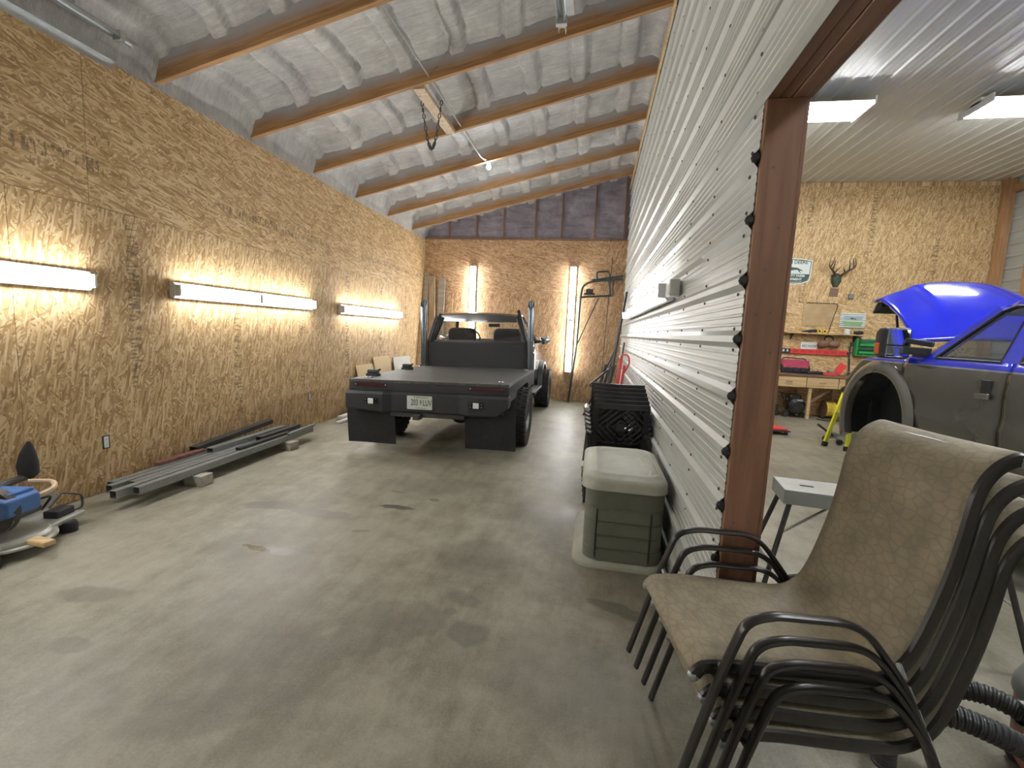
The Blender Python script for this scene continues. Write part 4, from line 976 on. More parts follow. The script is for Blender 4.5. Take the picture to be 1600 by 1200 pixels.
# roof
rf = MB(); secs = []
for y, hw, z, k in ((-1.06, .70, 1.955, .03), (-1.2, .745, 1.985, .05), (-1.6, .755, 2.00, .07), (-2.2, .755, 2.0, .07), (-2.5, .74, 1.96, .06)):
    secs.append([Vector((hw * u, y, z - .06 * (abs(u) > .99) + k * (1 - u * u))) for u in (-1, -.94, -.7, -.3, 0, .3, .7, .94, 1)] + [Vector((hw * u * .97, y, z - .08)) for u in (1, -1)])
rf.loft(secs).build('cab_roof', 'blue_paint', P, smooth=True, ang=50)
MB().add([(-.84, -.50, 1.53), (.84, -.50, 1.53), (.70, -1.08, 1.955), (-.70, -1.08, 1.955)], [(0, 1, 2, 3)]).build('windshield', 'glass_dark', P, solid=.005)
MB().add([(-.80, -2.50, 1.48), (.80, -2.50, 1.48), (.70, -2.50, 1.93), (-.70, -2.50, 1.93)], [(0, 1, 2, 3)]).build('rear_glass', 'glass_dark', P, solid=.005)
MB().box(-.86, .86, -.56, -.30, 1.42, 1.53).build('cowl', 'flat_black', P, bevel=.02)
MB().box(-.84, .84, -2.52, -.60, .66, 1.30).build('cab_floor', 'interior_grey', P, bevel=.02)
MB().box(-.84, .84, -.90, -.56, 1.28, 1.50).build('dashboard', 'interior_grey', P, bevel=.05)
for x in (-.42, .42):
    for y in (-1.55, -2.35):
        MB().loft([[Vector((x + a, yy, z)) for a, z in rrect(-hw, hw, 1.0, zt, .07)] for yy, hw, zt in ((y + .14, .24, 1.60), (y + .05, .26, 1.64), (y, .24, 1.60))]).build('seat_back', 'interior_grey', P, smooth=True, bevel=.01)
        MB().box(x - .14, x + .14, y + .02, y + .12, 1.64, 1.82).build('head_rest', 'interior_grey', P, bevel=.03)
MB().tube([(-.42 + .19 * math.cos(a), -1.02 - .08 * math.sin(a), 1.50 + .17 * math.sin(a)) for a in [2 * math.pi * k / 20 for k in range(20)]], .015, 8, ring=True).build('steering_wheel', 'flat_black', P, smooth=True)
# engine bay, front end, hood
MB().box(-.46, .46, -.30, .50, .85, 1.18).build('engine_block', 'engine_dark', P, bevel=.04)
for s in (-1, 1): MB().box(min(s * .56, s * .60), max(s * .56, s * .60), -.34, .55, .60, 1.20).build('inner_fender', 'engine_dark', P); MB().loft([[Vector((s * x, r * math.cos(a), AC + r * math.sin(a))) for x, r in ((.92, AR + .02), (.50, AR + .02), (.50, AR + .03), (.92, AR + .03))] for a in [(-25 + 230 * k / 20) * D2R for k in range(21)]]).build('wheel_liner', 'engine_dark', P, smooth=True); MB().box(min(s * .48, s * .50), max(s * .48, s * .50), -.56, .56, .55, 1.34).build('liner_wall', 'engine_dark', P)
MB().box(-.66, -.40, -.24, .04, 1.36, 1.52).build('coolant_tank', 'white_paint', P, bevel=.04); MB().box(.30, .66, -.2, .2, 1.36, 1.50).build('battery', 'engine_dark', P, bevel=.02)
MB().loft([[Vector((x, y, z)) for y, z in ((.55, .62), (.60, .66), (.61, 1.1), (.58, 1.20), (.52, 1.20), (.50, .62))] for x in (-.72, .72)]).build('front_end', 'engine_dark', P, bevel=.02)
def hoodfn(u, v):
    w_ = u * 2 - 1; hw = .85 - .09 * v; y = -.30 + .90 * v - .05 * math.sin(v * math.pi); z = 1.65 + .50 * v + .05 * math.sin(v * math.pi)
    z += (.05 + .15 * v) * (1 - abs(w_) ** 2.4) + .025 * sstep(.62, .55, abs(w_)) * min(1, v * 3)
    if v > .93: y += (v - .93) * .6; z -= (v - .93) * .55
    return Vector((w_ * hw, y, z))
hd = MB().grid(48, 30, hoodfn).build('hood', 'blue_paint', P, smooth=True, ang=60, solid=.03)
gs = MB().loft([[Vector((x, y, z)) for y, z in ((.66, 2.10), (.69, 2.09), (.76, 1.985), (.735, 1.975))] for x in (-.70, .70)]).build('grille_bar', 'chrome', P)
MB().loft([[Vector((x, y, z)) for y, z in ((.60, 2.10), (.66, 2.10), (.735, 1.985), (.70, 1.985), (.60, 2.05))] for x in (-.69, .69)]).build('grille_back', 'flat_black', P)
for s in (-1, 1): MB().tube([(s * .74, .05, 1.40), (s * .72, .25, 1.93)], .012, 8).build('hood_strut', 'steel_dark', P)
# undercarriage
for s in (-1, 1): MB().box(s * .45 - .05, s * .45 + .05, -4.4, .60, .52, .68).build('frame_rail', 'engine_dark', P)
MB().tube([(-.72, 0, .52), (.72, 0, .52)], .06, 12).build('front_axle', 'engine_dark', P, smooth=True)
hb = MB().lathe([(.0005, -.10), (.05, -.10), (.055, -.06), (.09, -.06), (.09, -.03), (.18, -.03), (.18, 0), (.0005, 0)], 20, (-.76, 0, .54), 'x').build('brake_disc', 'steel_tube', P, smooth=True)
MB().lathe([(.0005, .10), (.05, .10), (.055, .06), (.09, .06), (.09, .03), (.18, .03), (.18, 0), (.0005, 0)], 20, (.76, 0, .54), 'x').build('brake_disc', 'steel_tube', P, smooth=True)
MB().tube([(-.72, -3.65, .42), (.72, -3.65, .42)], .06, 12).build('rear_axle', 'engine_dark', P, smooth=True)
MB().box(-.86, .86, -4.5, -2.46, .80, .92).build('bed_floor', 'engine_dark', P)
MB().box(-.90, .90, -4.56, -4.50, .80, 1.46).build('tail_gate', 'truck_grey', P, bevel=.01)
wm2 = wheel_meshes(.42, .29, .235)
for s in (-1, 1): wheel(P, wm2, (s * .84, -3.65, .42), s)
def jackstand(label, x, y):
    t = thing('jack_stand', label, 'jack stand', (x, y, 0), 0, 'stands under the raised pickup')
    for a in range(4):
        c, d = math.cos(math.pi / 4 + a * math.pi / 2), math.sin(math.pi / 4 + a * math.pi / 2)
        MB().bar((.14 * c, .14 * d, 0), (.04 * c, .04 * d, .32), .03, .03).build('leg', 'steel_dark', t)
    MB().tube([(0, 0, .26), (0, 0, .49)], .025, 10).build('column', 'steel_tube', t); MB().box(-.06, .06, -.035, .035, .49, .515).build('saddle', 'steel_tube', t, bevel=.004)
jackstand('steel stand holding up the pickup frame on the near side', 3.5, 4.95); jackstand('steel stand holding up the pickup frame on the far side', 4.4, 4.95)
# =================================================================== resin storage bin
B = thing('storage_bin', 'grey green resin storage box with a pale rounded lid beside the white wall', 'storage bin', (.275, 3.47, 0))
def rr3(x0, x1, y0, y1, r, z, n=6): return [Vector((a, b, z)) for a, b in rrect(x0, x1, y0, y1, r, n)]
MB().loft([rr3(-.335, .275, -.482, .47, .12, 0), rr3(-.335, .275, -.482, .47, .12, .02), rr3(-.315, .275, -.475, .465, .11, .036), rr3(-.275, .27, -.46, .44, .09, .046)]).build('base_skirt', 'resin_light', B, smooth=True)
secs = []
zs = [.06]
for k in range(4):
    z0 = .06 + k * .088
    zs += [(z0 + .004), (z0 + .008), (z0 + .082)]
prof = []
for k in range(4):
    z0 = .042 + .093 * k
    prof += [(z0, .006), (z0 + .006, 0), (z0 + .085, 0), (z0 + .091, .006)]
prof += [(.425, .0), (.55, -.004)]
for z, ins in prof:
    secs.append(rr3(-.265 + ins, .258 - ins, -.455 + ins, .43 - ins, .10, z))
bd = MB().loft(secs).build('bin_body', 'resin_dark', B, smooth=True, ang=25)
# inset front door: dark upright gap and planked panel
MB().box(-.187, -.180, -.462, -.45, .07, .41).build('door_gap', 'black_rubber', bd)
MB().box(.172, .175, -.461, -.45, .07, .41).build('door_gap', 'resin_light' if 0 else 'flat_black', bd)
for k in range(4):
    z0 = .045 + .093 * k
    MB().box(-.176, .168, -.464, -.44, z0 + .003, z0 + .080).build('door_slat', 'resin_dark', bd, bevel=.006)
lid = []
for z, g, r in ((.545, .022, .10), (.548, .032, .11), (.598, .030, .12), (.614, .020, .12), (.626, -.008, .11), (.634, -.050, .10), (.642, -.060, .09), (.642, -.068, .088), (.634, -.078, .085), (.637, -.12, .08), (.642, -.19, .06)):
    lid.append(rr3(-.265 - g, .255 + g * .55, -.455 - g, .43 + g, max(.03, r), z))
ld = MB().loft(lid).build('lid', 'resin_light', B, smooth=True, ang=50)
MB().loft([[Vector((x + a, y, z + b)) for a, b in ((-.02, 0), (-.012, .014), (.012, .014), (.02, 0))] for x, y, z in ((.13, .34, .628), (.135, .10, .640), (.155, -.15, .641), (.165, -.28, .634), (.15, -.36, .622))]).build('lid_ridge', 'resin_light', ld, smooth=True)
MB().box(-.312, -.294, -.10, .06, .555, .590).build('lid_grip', 'resin_light', ld, bevel=.006)

# =================================================================== stacked black plastic chairs
def plastic_chair():
    t = thing('plastic_chair', '', 'chair', (0, 0, 0))
    W_ = .245
    # back faces -Y (towards the viewer), seat towards +Y
    def back(u, z, d=0):   # u -1..1 ; curved shell leaning back
        return Vector((u * W_, -.13 * (z - .44) / .45 + .045 * (u * u) + d, z))
    fr = MB()
    def rail(pts, w_, th=.022):
        secs = []
        for i, (u, z) in enumerate(pts):
            p = back(u, z)
            a = Vector(back(*pts[min(i + 1, len(pts) - 1)])) - Vector(back(*pts[max(i - 1, 0)])); a.normalize()
            n = Vector((0, 1, 0)); n = (n - a * n.dot(a)).normalized(); b = a.cross(n)
            secs.append([p + b * w_ / 2 * i2 + n * th / 2 * j for i2, j in ((-1, -1), (1, -1), (1, 1), (-1, 1))])
        fr.loft(secs)
    rail([(-1 + .2 * k, .935) for k in range(11)], .05); rail([(-.92, .44 + .0625 * k) for k in range(9)], .05); rail([(.92, .44 + .0625 * k) for k in range(9)], .05); rail([(-1 + .2 * k, .46) for k in range(11)], .05)
    bk = fr.build('back_frame', 'chair_plastic', t)
    # concentric diamond slats
    zc_, hz, hu = .74, .22, .88
    sl = []
    for k, s in enumerate((.32, .60, .88, 1.16, 1.46)):
        for su in (-1, 1):
            for sz in (-1, 1):
                pts = [(su * s * (1 - j / 6), zc_ + sz * hz * s * (j / 6)) for j in range(7)]
                pts = [(a * hu, b) for a, b in pts if abs(a) <= .98 and abs(b - zc_) <= .19]
                if len(pts) < 2: continue
                fr = MB(); rail(pts, .017, .016); fr.build('slat', 'chair_plastic', bk)
    fr = MB(); rail([(-.17 * hu, zc_), (0, zc_), (.17 * hu, zc_)], .07, .016); fr.build('centre_tile', 'chair_plastic', bk)
    # seat
    MB().grid(8, 8, lambda u, v: Vector(((u * 2 - 1) * (.235 - .0 * v), .0 + .44 * v, .435 - .025 * math.sin(v * 2.6) + .012 * (u * 2 - 1) ** 2 + .02 * v))).build('seat', 'chair_plastic', t, smooth=True, solid=.02)
    for sx in (-1, 1):
        MB().bar((sx * .25, -.02, .44), (sx * .275, -.10, 0), .05, .045).build('leg', 'chair_plastic', t, bevel=.005)
        MB().bar((sx * .245, .42, .62), (sx * .28, .47, 0), .05, .045).build('leg', 'chair_plastic', t, bevel=.005)
        MB().tube(fil([(sx * .235, -.05, .66), (sx * .29, .05, .665), (sx * .29, .36, .655), (sx * .25, .43, .60)], .08), .024, 8, ref=(0, 0, 1), r2=.03).build('arm', 'chair_plastic', t, smooth=True)
    return t
pc = plastic_chair()
LB = ['black plastic lattice back chair at the bottom of the stack, nearest the storage bin', 'black plastic lattice back chair, second from the bottom of the stack', 'black plastic lattice back chair, third from the bottom of the stack',
      'black plastic lattice back chair, fourth from the bottom of the stack', 'black plastic lattice back chair, fifth from the bottom of the stack', 'black plastic lattice back chair on top of the stack']
for k in range(6):
    o = pc if k == 0 else copy_tree(pc)
    o.location = (.285 - .006 * k, 4.30 + .060 * k, .030 * k); o['label'] = LB[k]; o['category'] = 'chair'; o['group'] = 'stacked black plastic chairs'

# =================================================================== stacked sling chairs
def sling_chair():
    t = thing('sling_chair', '', 'chair')
    hw = .235
    prof = [(-.03, .345), (-.012, .368), (.02, .382), (.15, .385), (.30, .372), (.44, .362), (.53, .366), (.59, .40), (.63, .47), (.665, .58), (.695, .70), (.715, .82), (.728, .92), (.748, .985), (.785, 1.035), (.835, 1.065), (.865, 1.068)]
    # smooth the profile
    pts = [Vector((a, 0, b)) for a, b in prof]
    P2 = []
    for i in range(len(pts) - 1):
        p0, p1, p2, p3 = pts[max(i - 1, 0)], pts[i], pts[i + 1], pts[min(i + 2, len(pts) - 1)]
        for k in range(3):
            s = k / 3; P2.append(.5 * ((2 * p1) + (p2 - p0) * s + (2 * p0 - 5 * p1 + 4 * p2 - p3) * s * s + (3 * p1 - p0 - 3 * p2 + p3) * s ** 3))
    P2.append(pts[-1])
    def nrm(i):
        d_ = (P2[min(i + 1, len(P2) - 1)] - P2[max(i - 1, 0)]).normalized(); return Vector((-d_.z, 0, d_.x))
    def sag(i): return .012 if 8 < i < len(P2) - 8 else .004
    n = 12
    MB().grid(n, len(P2) - 1, lambda u, v: Vector((P2[round(v * (len(P2) - 1))].x, (u * 2 - 1) * (hw + .012), P2[round(v * (len(P2) - 1))].z - sag(round(v * (len(P2) - 1))) * (1 - (u * 2 - 1) ** 2)))).build('sling', 'sling_fabric', t, smooth=True, ang=80, solid=.003)
    for s in (-1, 1):
        MB().tube([p + Vector((0, s * (hw + .010), 0)) - nrm(i) * .024 for i, p in enumerate(P2)], .0155, 8, ref=(0, 1, 0), r2=.024).build('side_rail', 'frame_brown', t, smooth=True)
        e = P2[-1]; MB().sphere((e.x + .004, s * (hw + .010), e.z - .026), .022, 8, 6).build('end_cap', 'steel_tube', t, smooth=True)
        e = P2[0]; MB().sphere((e.x + .016, s * (hw + .010), e.z - .018), .019, 8, 6).build('end_cap', 'steel_tube', t, smooth=True)
        y0 = s * (hw + .055)
        path = fil([(-.055, s * (hw + .06), .0), (.05, y0, .38), (.105, y0, .540), (.18, y0, .562), (.44, y0, .548), (.60, y0, .35), (.76, s * (hw + .05), .0)], .085, 6)
        MB().tube(path, .0105, 10, ref=(0, 1, 0), r2=.0185).build('arm_leg', 'frame_brown', t, smooth=True) if 0 else MB().tube(path, .0185, 10, ref=(0, 1, 0), r2=.0105).build('arm_leg', 'frame_brown', t, smooth=True)
        MB().tube([(.06, s * (hw + .015), .368), (.056, s * (hw + .052), .39)], .009, 6).build('bolt', 'steel_tube', t)
        MB().tube([(.60, s * (hw + .015), .40), (.592, s * (hw + .052), .375)], .009, 6).build('bolt', 'steel_tube', t)
    MB().tube([(.05, -hw - .04, .335), (.05, hw + .04, .335)], .011, 8).build('cross_bar', 'frame_brown', t, smooth=True)
    MB().tube([(.55, -hw - .01, .345), (.55, hw + .01, .345)], .011, 8).build('cross_bar', 'frame_brown', t, smooth=True)
    MB().tube([(.82, -hw, 1.045), (.82, hw, 1.045)], .009, 8).build('cross_bar', 'frame_brown', t, smooth=True)
    return t
sc0 = sling_chair()
LS = ['tan sling patio chair with brown metal arms, top of the front stack', 'tan sling patio chair, second from the top of the front stack', 'tan sling patio chair, third from the top of the front stack', 'tan sling patio chair at the bottom of the front stack on the floor']
YAW = .17
for k in range(4):
    o = sc0 if k == 0 else copy_tree(sc0); j = 3 - k      # j stack height
    sh = .038 * k
    o.location = (.335 + sh * math.cos(YAW), 1.615 + sh * math.sin(YAW), .074 * j); o.rotation_euler = (0, 0, YAW)
    o['label'] = LS[k]; o['category'] = 'chair'; o['group'] = 'stacked sling patio chairs'

# =================================================================== mitre saw on the floor
S = thing('mitre_saw', 'blue and grey mitre saw with a dust bag on the floor by the wall', 'saw', (-3.76, 2.22, 0), .25)
for x, y in ((.20, .27), (-.20, .27), (.20, -.27), (-.20, -.27)): MB().lathe([(.0005, 0), (.055, 0), (.055, .05), (.045, .07), (.0005, .07)], 14, (x, y, 0)).build('foot', 'black_rubber', S, smooth=True)
MB().box(-.20, .20, -.40, .42, .06, .10).build('saw_base', 'saw_alu', S, bevel=.01)
MB().lathe([(.0005, .07), (.20, .07), (.205, .085), (.205, .10), (.19, .118), (.0005, .118)], 36, (.08, -.02, 0)).build('turntable', 'saw_alu', S, smooth=True)
MB().lathe([(.205, .062), (.235, .062), (.235, .075), (.205, .08)], 36, (.08, -.02, 0)).build('mitre_scale', 'saw_alu', S, smooth=True)
MB().bar((.25, -.06, .09), (.42, -.12, .095), .07, .035).build('mitre_handle', 'pale_wood', S, bevel=.008)
MB().prism([(-.40, .10), (.50, .10), (.50, .25), (.44, .24), (.20, .17), (-.14, .17), (-.24, .23), (-.40, .22)], -.10, -.075, 'yz').build('fence', 'saw_alu', S, bevel=.003)
MB().box(.06, .16, .24, .38, .075, .15).build('clamp_block', 'flat_black', S, bevel=.008)
MB().tube(fil([(.14, .34, .10), (.14, .47, .10), (.14, .47, .20), (.02, .44, .22), (.02, .34, .14)], .03), .008, 8).build('wire_loop', 'steel_dark', S, smooth=True)
hd_ = MB().lathe([(.0005, -.05), (.10, -.05), (.15, -.03), (.155, .02), (.13, .04), (.0005, .05)], 24, (.02, -.04, .27), 'y').build('blade_guard', 'steel_dark', S, smooth=True)
MB().lathe([(.0005, -.004), (.125, -.004), (.125, .0), (.0005, .004)], 36, (.04, -.055, .25), 'y').build('blade', 'aluminium', hd_)
mo = MB().loft([[Vector((x, y, z)) for y, z in rrect(-.13 * k, .15 * k, .30 - .07 * k, .30 + .065 * k, .03)] for x, k in ((-.10, .85), (-.05, 1.05), (.10, 1.05), (.17, .8))]).build('motor_housing', 'blue_tool', S, smooth=True, bevel=.01)
MB().loft([[Vector((x, y, z)) for y, z in rrect(-.06, .12, .33, .385, .02)] for x in (-.06, .13)]).build('top_cover', 'blue_tool', mo, smooth=True, bevel=.008)
MB().box(-.05, .15, -.05, .16, .20, .25).build('motor_base', 'steel_dark', mo, bevel=.02)
MB().tube(fil([(.12, .14, .30), (.16, .24, .33), (.10, .30, .36), (0, .22, .38)], .05), .016, 8).build('carry_handle', 'tan_strap', S, smooth=True)
MB().tube(fil([(.10, .16, .27), (.12, .26, .27), (.02, .28, .15)], .05), .008, 6).build('power_cord', 'black_rubber', S, smooth=True)
MB().loft([[Vector((-.10 + dx + rx * math.cos(a) * 1.0, .34 + ry * math.sin(a), z)) for a in [2 * math.pi * k / 14 for k in range(14)]] for z, rx, ry, dx in ((.36, .025, .03, 0), (.39, .05, .06, 0), (.46, .055, .065, -.005), (.54, .04, .05, .0), (.60, .022, .028, .01), (.63, .008, .01, .012))]).build('dust_bag', 'black_rubber', S, smooth=True)
MB().tube(fil([(.0, -.10, .30), (-.10, .10, .37), (-.10, .33, .38)], .06), .025, 10).build('dust_chute', 'steel_dark', S, smooth=True)
MB().bar((-.16, 0, .10), (-.10, 0, .30), .08, .06).build('pivot_arm', 'saw_alu', S, bevel=.01)
MB().box(.05, .11, -.27, -.08, .22, .46).build('grey_support', 'saw_alu', S, bevel=.015)
lb = MB().bar((-3.46, 1.60, .15), (-3.58, 2.05, .135), .06, .02).build('wood_strip', 'pale_wood'); tag(lb, 'pale wooden strip lying across the saw table', 'wood strip')

# =================================================================== sawhorse behind the chairs
H_ = thing('work_platform', 'folding aluminium work platform with black legs behind the stacked chairs', 'sawhorse', (1.62, 2.78, 0), -.12)
MB().box(-.50, .50, -.13, .13, .735, .755).build('top_plate', 'aluminium', H_, bevel=.003)
for s in (-1, 1):
    MB().box(-.50, .50, s * .128 - .004, s * .128 + .004, .675, .757).build('side_rail', 'aluminium' if s > 0 else 'aluminium', H_, bevel=.002)
    MB().box(.16, .50, s * .134 - .003, s * .134 + .003, .685, .748).build('teal_label', 'teal', H_)
MB().box(-.504, -.496, -.13, .13, .675, .757).build('end_plate', 'aluminium', H_); MB().box(.496, .504, -.13, .13, .675, .757).build('end_plate', 'aluminium', H_)
for x in (-.36, -.10, .36): MB().box(x - .035, x + .035, -.012, .012, .7555, .7565).build('slot', 'black_rubber', H_)
for ex, d in ((-.46, -.16), (.46, .16)):
    for s in (-1, 1): MB().tube([(ex, s * .10, .70), (ex + d, s * .24, .0)], .014, 8).build('leg', 'steel_dark', H_, smooth=True)
    MB().tube([(ex + d * .55, -.177, .32), (ex + d * .55, .177, .32)], .010, 6).build('leg_brace', 'aluminium', H_, smooth=True)
    MB().bar((ex + d * .30, -.10, .48), (ex * .55, -.10, .69), .02, .006).build('fold_strut', 'aluminium', H_)
text('Amer', .05, 'sign_white' if 0 else 'flat_black', H_, (.33, -.1376, .716), name='lettering')

# =================================================================== shop vacuum with hoses, lower right
V = thing('shop_vacuum', 'dark shop vacuum at the lower right picture edge', 'vacuum', (1.82, 1.80, 0))
MB().lathe([(.0005, .05), (.17, .05), (.19, .08), (.20, .30), (.205, .32), (.0005, .32)], 28).build('tank', 'vac_red', V, smooth=True)
MB().lathe([(.21, .32), (.21, .35), (.19, .40), (.12, .45), (.0005, .46)], 28).build('lid', 'vac_grey', V, smooth=True)
MB().tube(fil([(-.08, 0, .45), (-.08, 0, .52), (.08, 0, .52), (.08, 0, .45)], .03), .014, 8).build('handle', 'hose_black', V, smooth=True)
MB().lathe([(.0005, .0), (.045, 0), (.045, -.08), (.035, -.08)], 14, (-.17, -.02, .30), 'x').build('port', 'vac_grey', V, smooth=True)
for a in range(4):
    c, d = .17 * math.cos(a * math.pi / 2 + .7), .17 * math.sin(a * math.pi / 2 + .7); MB().sphere((c, d, .028), .028, 10, 8).build('caster', 'black_rubber', V, smooth=True)
def hose(label, pts, r):
    P_ = []
    pts = [Vector(p) for p in pts]
    for i in range(len(pts) - 1):
        p0, p1, p2, p3 = pts[max(i - 1, 0)], pts[i], pts[i + 1], pts[min(i + 2, len(pts) - 1)]
        m_ = max(2, int((p2 - p1).length / .0042))
        for k in range(m_):
            s = k / m_; P_.append(.5 * ((2 * p1) + (p2 - p0) * s + (2 * p0 - 5 * p1 + 4 * p2 - p3) * s * s + (3 * p1 - p0 - 3 * p2 + p3) * s ** 3))
    rad = [r if (i // 2) % 2 else r * .90 for i in range(len(P_))]
    o = MB().tube(P_, rad, 16).build('vacuum_hose', 'hose_black', smooth=True, ang=25); return tag(o, label, 'hose', 'corrugated vacuum hoses')
hose('black corrugated vacuum hose looping out behind the chair stack, upper one', [(1.60, 1.78, .30), (1.50, 1.85, .31), (1.36, 1.89, .27), (1.22, 1.87, .18), (1.15, 1.80, .09)], .036)
hose('black corrugated vacuum hose looping out behind the chair stack, lower one', [(1.12, 1.70, .09), (1.11, 1.67, .22), (1.22, 1.66, .34), (1.36, 1.62, .34), (1.50, 1.60, .28), (1.66, 1.60, .14), (1.72, 1.52, .06), (1.9, 1.45, .045)], .038)

# =================================================================== workshop far wall: bench and everything on it
BX0, BX1, BY0, BY1, BZ = 3.72, 6.6, 10.45, 11.02, .945
W = thing('workbench', 'wooden workbench with drawers along the far workshop wall', 'workbench', (BX0, BY0, 0))
L_ = BX1 - BX0
MB().box(-.02, L_, -.03, BY1 - BY0, BZ - .04, BZ).build('bench_top', 'bench_dark', W, bevel=.004)
for a, b in ((.02, .70), (.71, 1.30), (1.32, 2.02), (2.04, 2.80)):
    dr = MB().box(a, b, -.018, .02, BZ - .27, BZ - .06).build('drawer', 'pale_wood', W, bevel=.004)
    m = (a + b) / 2
    MB().tube(fil([(m - .06, -.02, BZ - .16), (m - .06, -.05, BZ - .16), (m + .06, -.05, BZ - .16), (m + .06, -.02, BZ - .16)], .015), .007, 6).build('handle', 'chrome', dr, smooth=True)
MB().box(0, L_, .02, BY1 - BY0, BZ - .28, BZ - .04).build('drawer_case', 'pale_wood', W)
for x in (.04, .78, 1.46, 2.1, 2.78):
    for y in (.03, BY1 - BY0 - .06): MB().box(x, x + .065, y, y + .065, 0, BZ - .28).build('leg', 'pale_wood', W, bevel=.004)
MB().bar((.80, .12, .30), (1.25, .12, BZ - .28), .035, .06).build('brace', 'bench_dark', W)
bg = thing('tool_bag', 'red and black open tool bag on the workbench', 'tool bag', (4.27, 10.74, BZ))
MB().loft([[Vector((x, y, z)) for x, y in rrect(-.30 * k, .28 * k, -.13 * k, .13 * k, .05)] for z, k in ((0, .96), (.06, 1.02), (.16, .97), (.20, .9))]).build('bag_body', 'flat_black', bg, smooth=True)
MB().loft([[Vector((x, y, z)) for x, y in rrect(-.27 * k, .25 * k, -.132 * k, .132 * k, .05)] for z, k in ((.12, 1.03), (.20, 1.02), (.27, .95), (.29, .80))]).build('bag_top', 'pink_red', bg, smooth=True)
for x in (-.17, -.02, .13): MB().box(x - .05, x + .05, -.155, -.12, .03, .13).build('pocket', 'flat_black', bg, bevel=.012)
MB().tube(fil([(-.26, 0, .27), (-.22, 0, .33), (.2, 0, .31), (.25, 0, .25)], .05), .012, 8).build('handle', 'flat_black', bg, smooth=True)
bx = thing('cardboard_box', 'small pale cardboard box at the left end of the workbench', 'box', (3.84, 10.78, BZ)); MB().box(-.10, .10, -.08, .08, 0, .16).build('carton', 'cardboard', bx, bevel=.003); MB().box(-.03, .03, -.081, .081, .158, .162).build('tape', 'white_paint', bx)
yb = MB().box(-.06, .06, -.05, .05, 0, .07).build('yellow_tin', 'yellow_cord', None, (3.86, 10.55, BZ), bevel=.01); tag(yb, 'small yellow tin in front of the cardboard box', 'tin')
rt = thing('red_tool_case', 'small open red tool case lying on the workbench', 'tool case', (4.92, 10.66, BZ)); MB().box(-.15, .13, -.09, .09, 0, .055).build('case_base', 'bright_red', rt, bevel=.01); MB().bar((.15, 0, .05), (.28, .02, .24), .15, .03, up=(0, 1, 0)).build('case_lid', 'bright_red', rt, bevel=.008); MB().box(-.02, .10, -.05, .05, .055, .10).build('insert', 'aluminium', rt, bevel=.01)
dg = thing('hand_grinder', 'black hand grinder lying on the workbench beside the bag', 'power tool', (4.60, 10.51, BZ)); MB().tube([(-.16, 0, .04), (.04, 0, .045), (.14, .02, .04)], [.028, .035, .03], 10).build('grinder_body', 'flat_black', dg, smooth=True); MB().lathe([(.0005, 0), (.05, 0), (.05, .008), (.0005, .01)], 16, (.16, .02, .01)).build('disc', 'steel_dark', dg)
dk2 = thing('drill', 'dark cordless drill lying at the right of the red case', 'power tool', (5.36, 10.62, BZ)); MB().tube([(-.10, 0, .05), (.08, 0, .05)], .035, 10).build('drill_body', 'flat_black', dk2, smooth=True); MB().bar((.03, 0, .04), (.06, -.09, .02), .04, .035).build('grip', 'flat_black', dk2, bevel=.006); MB().tube([(-.10, 0, .05), (-.16, 0, .05)], .016, 8).build('chuck', 'steel_tube', dk2)
cl = thing('bench_clamp', 'yellow and black bench clamp at the right of the workbench', 'clamp', (5.66, 10.62, BZ)); MB().box(-.12, -.07, -.04, .04, 0, .20).build('jaw', 'yellow_cord', cl, bevel=.01); MB().tube(fil([(-.08, 0, .19), (.14, 0, .20), (.14, 0, .09), (.0, 0, .09), (0, 0, .03), (.14, 0, .03)], .02), .014, 8).build('frame', 'flat_black', cl, smooth=True)
# wall shelf
sf = thing('wall_shelf', 'thin wooden shelf fixed on the far particle board wall', 'shelf', (4.12, YD, 1.80))
MB().box(0, 1.55, -.20, -.002, 0, .022).build('board', 'pale_wood', sf, bevel=.002)
for x in (.15, 1.4): MB().prism([(-.002, -.14), (-.16, -.002), (-.002, -.002)], x - .01, x + .01, 'yz').build('bracket', 'steel_dark', sf)
gn = thing('spray_gun', 'dark spray gun lying on the wall shelf', 'tool', (4.62, 10.98, 1.822)); MB().tube([(-.18, 0, .03), (.0, 0, .045), (.10, 0, .05)], [.012, .03, .035], 10).build('barrel', 'flat_black', gn, smooth=True); MB().bar((.02, 0, .05), (-.04, .0, .0), .03, .03).build('grip', 'flat_black', gn)
for i, x in enumerate((4.78, 4.88)):
    bn = thing('tape_roll', 'pale yellow roll with a dark core on the shelf, ' + ('left' if i == 0 else 'right') + ' of the pair', 'roll', (x, 10.98, 1.822), 0, 'rolls on the wall shelf')
    MB().lathe([(.022, -.03), (.045, -.03), (.045, .03), (.022, .03)], 18, (0, 0, .045), 'y', ring=True).build('roll', 'yellow_cord', bn, smooth=True); MB().lathe([(.0005, -.02), (.021, -.02), (.021, .02), (.0005, .02)], 12, (0, 0, .045), 'y').build('core', 'black_rubber', bn)
jr = thing('clear_jar', 'small pale jar on the right of the wall shelf', 'jar', (5.32, 10.98, 1.822)); MB().lathe([(.0005, 0), (.05, 0), (.055, .02), (.055, .09), (.035, .12), (.0005, .12)], 16).build('jar_body', 'sign_white', jr, smooth=True); MB().lathe([(.038, .11), (.038, .135), (.0005, .135)], 16).build('lid', 'aluminium', jr, smooth=True)
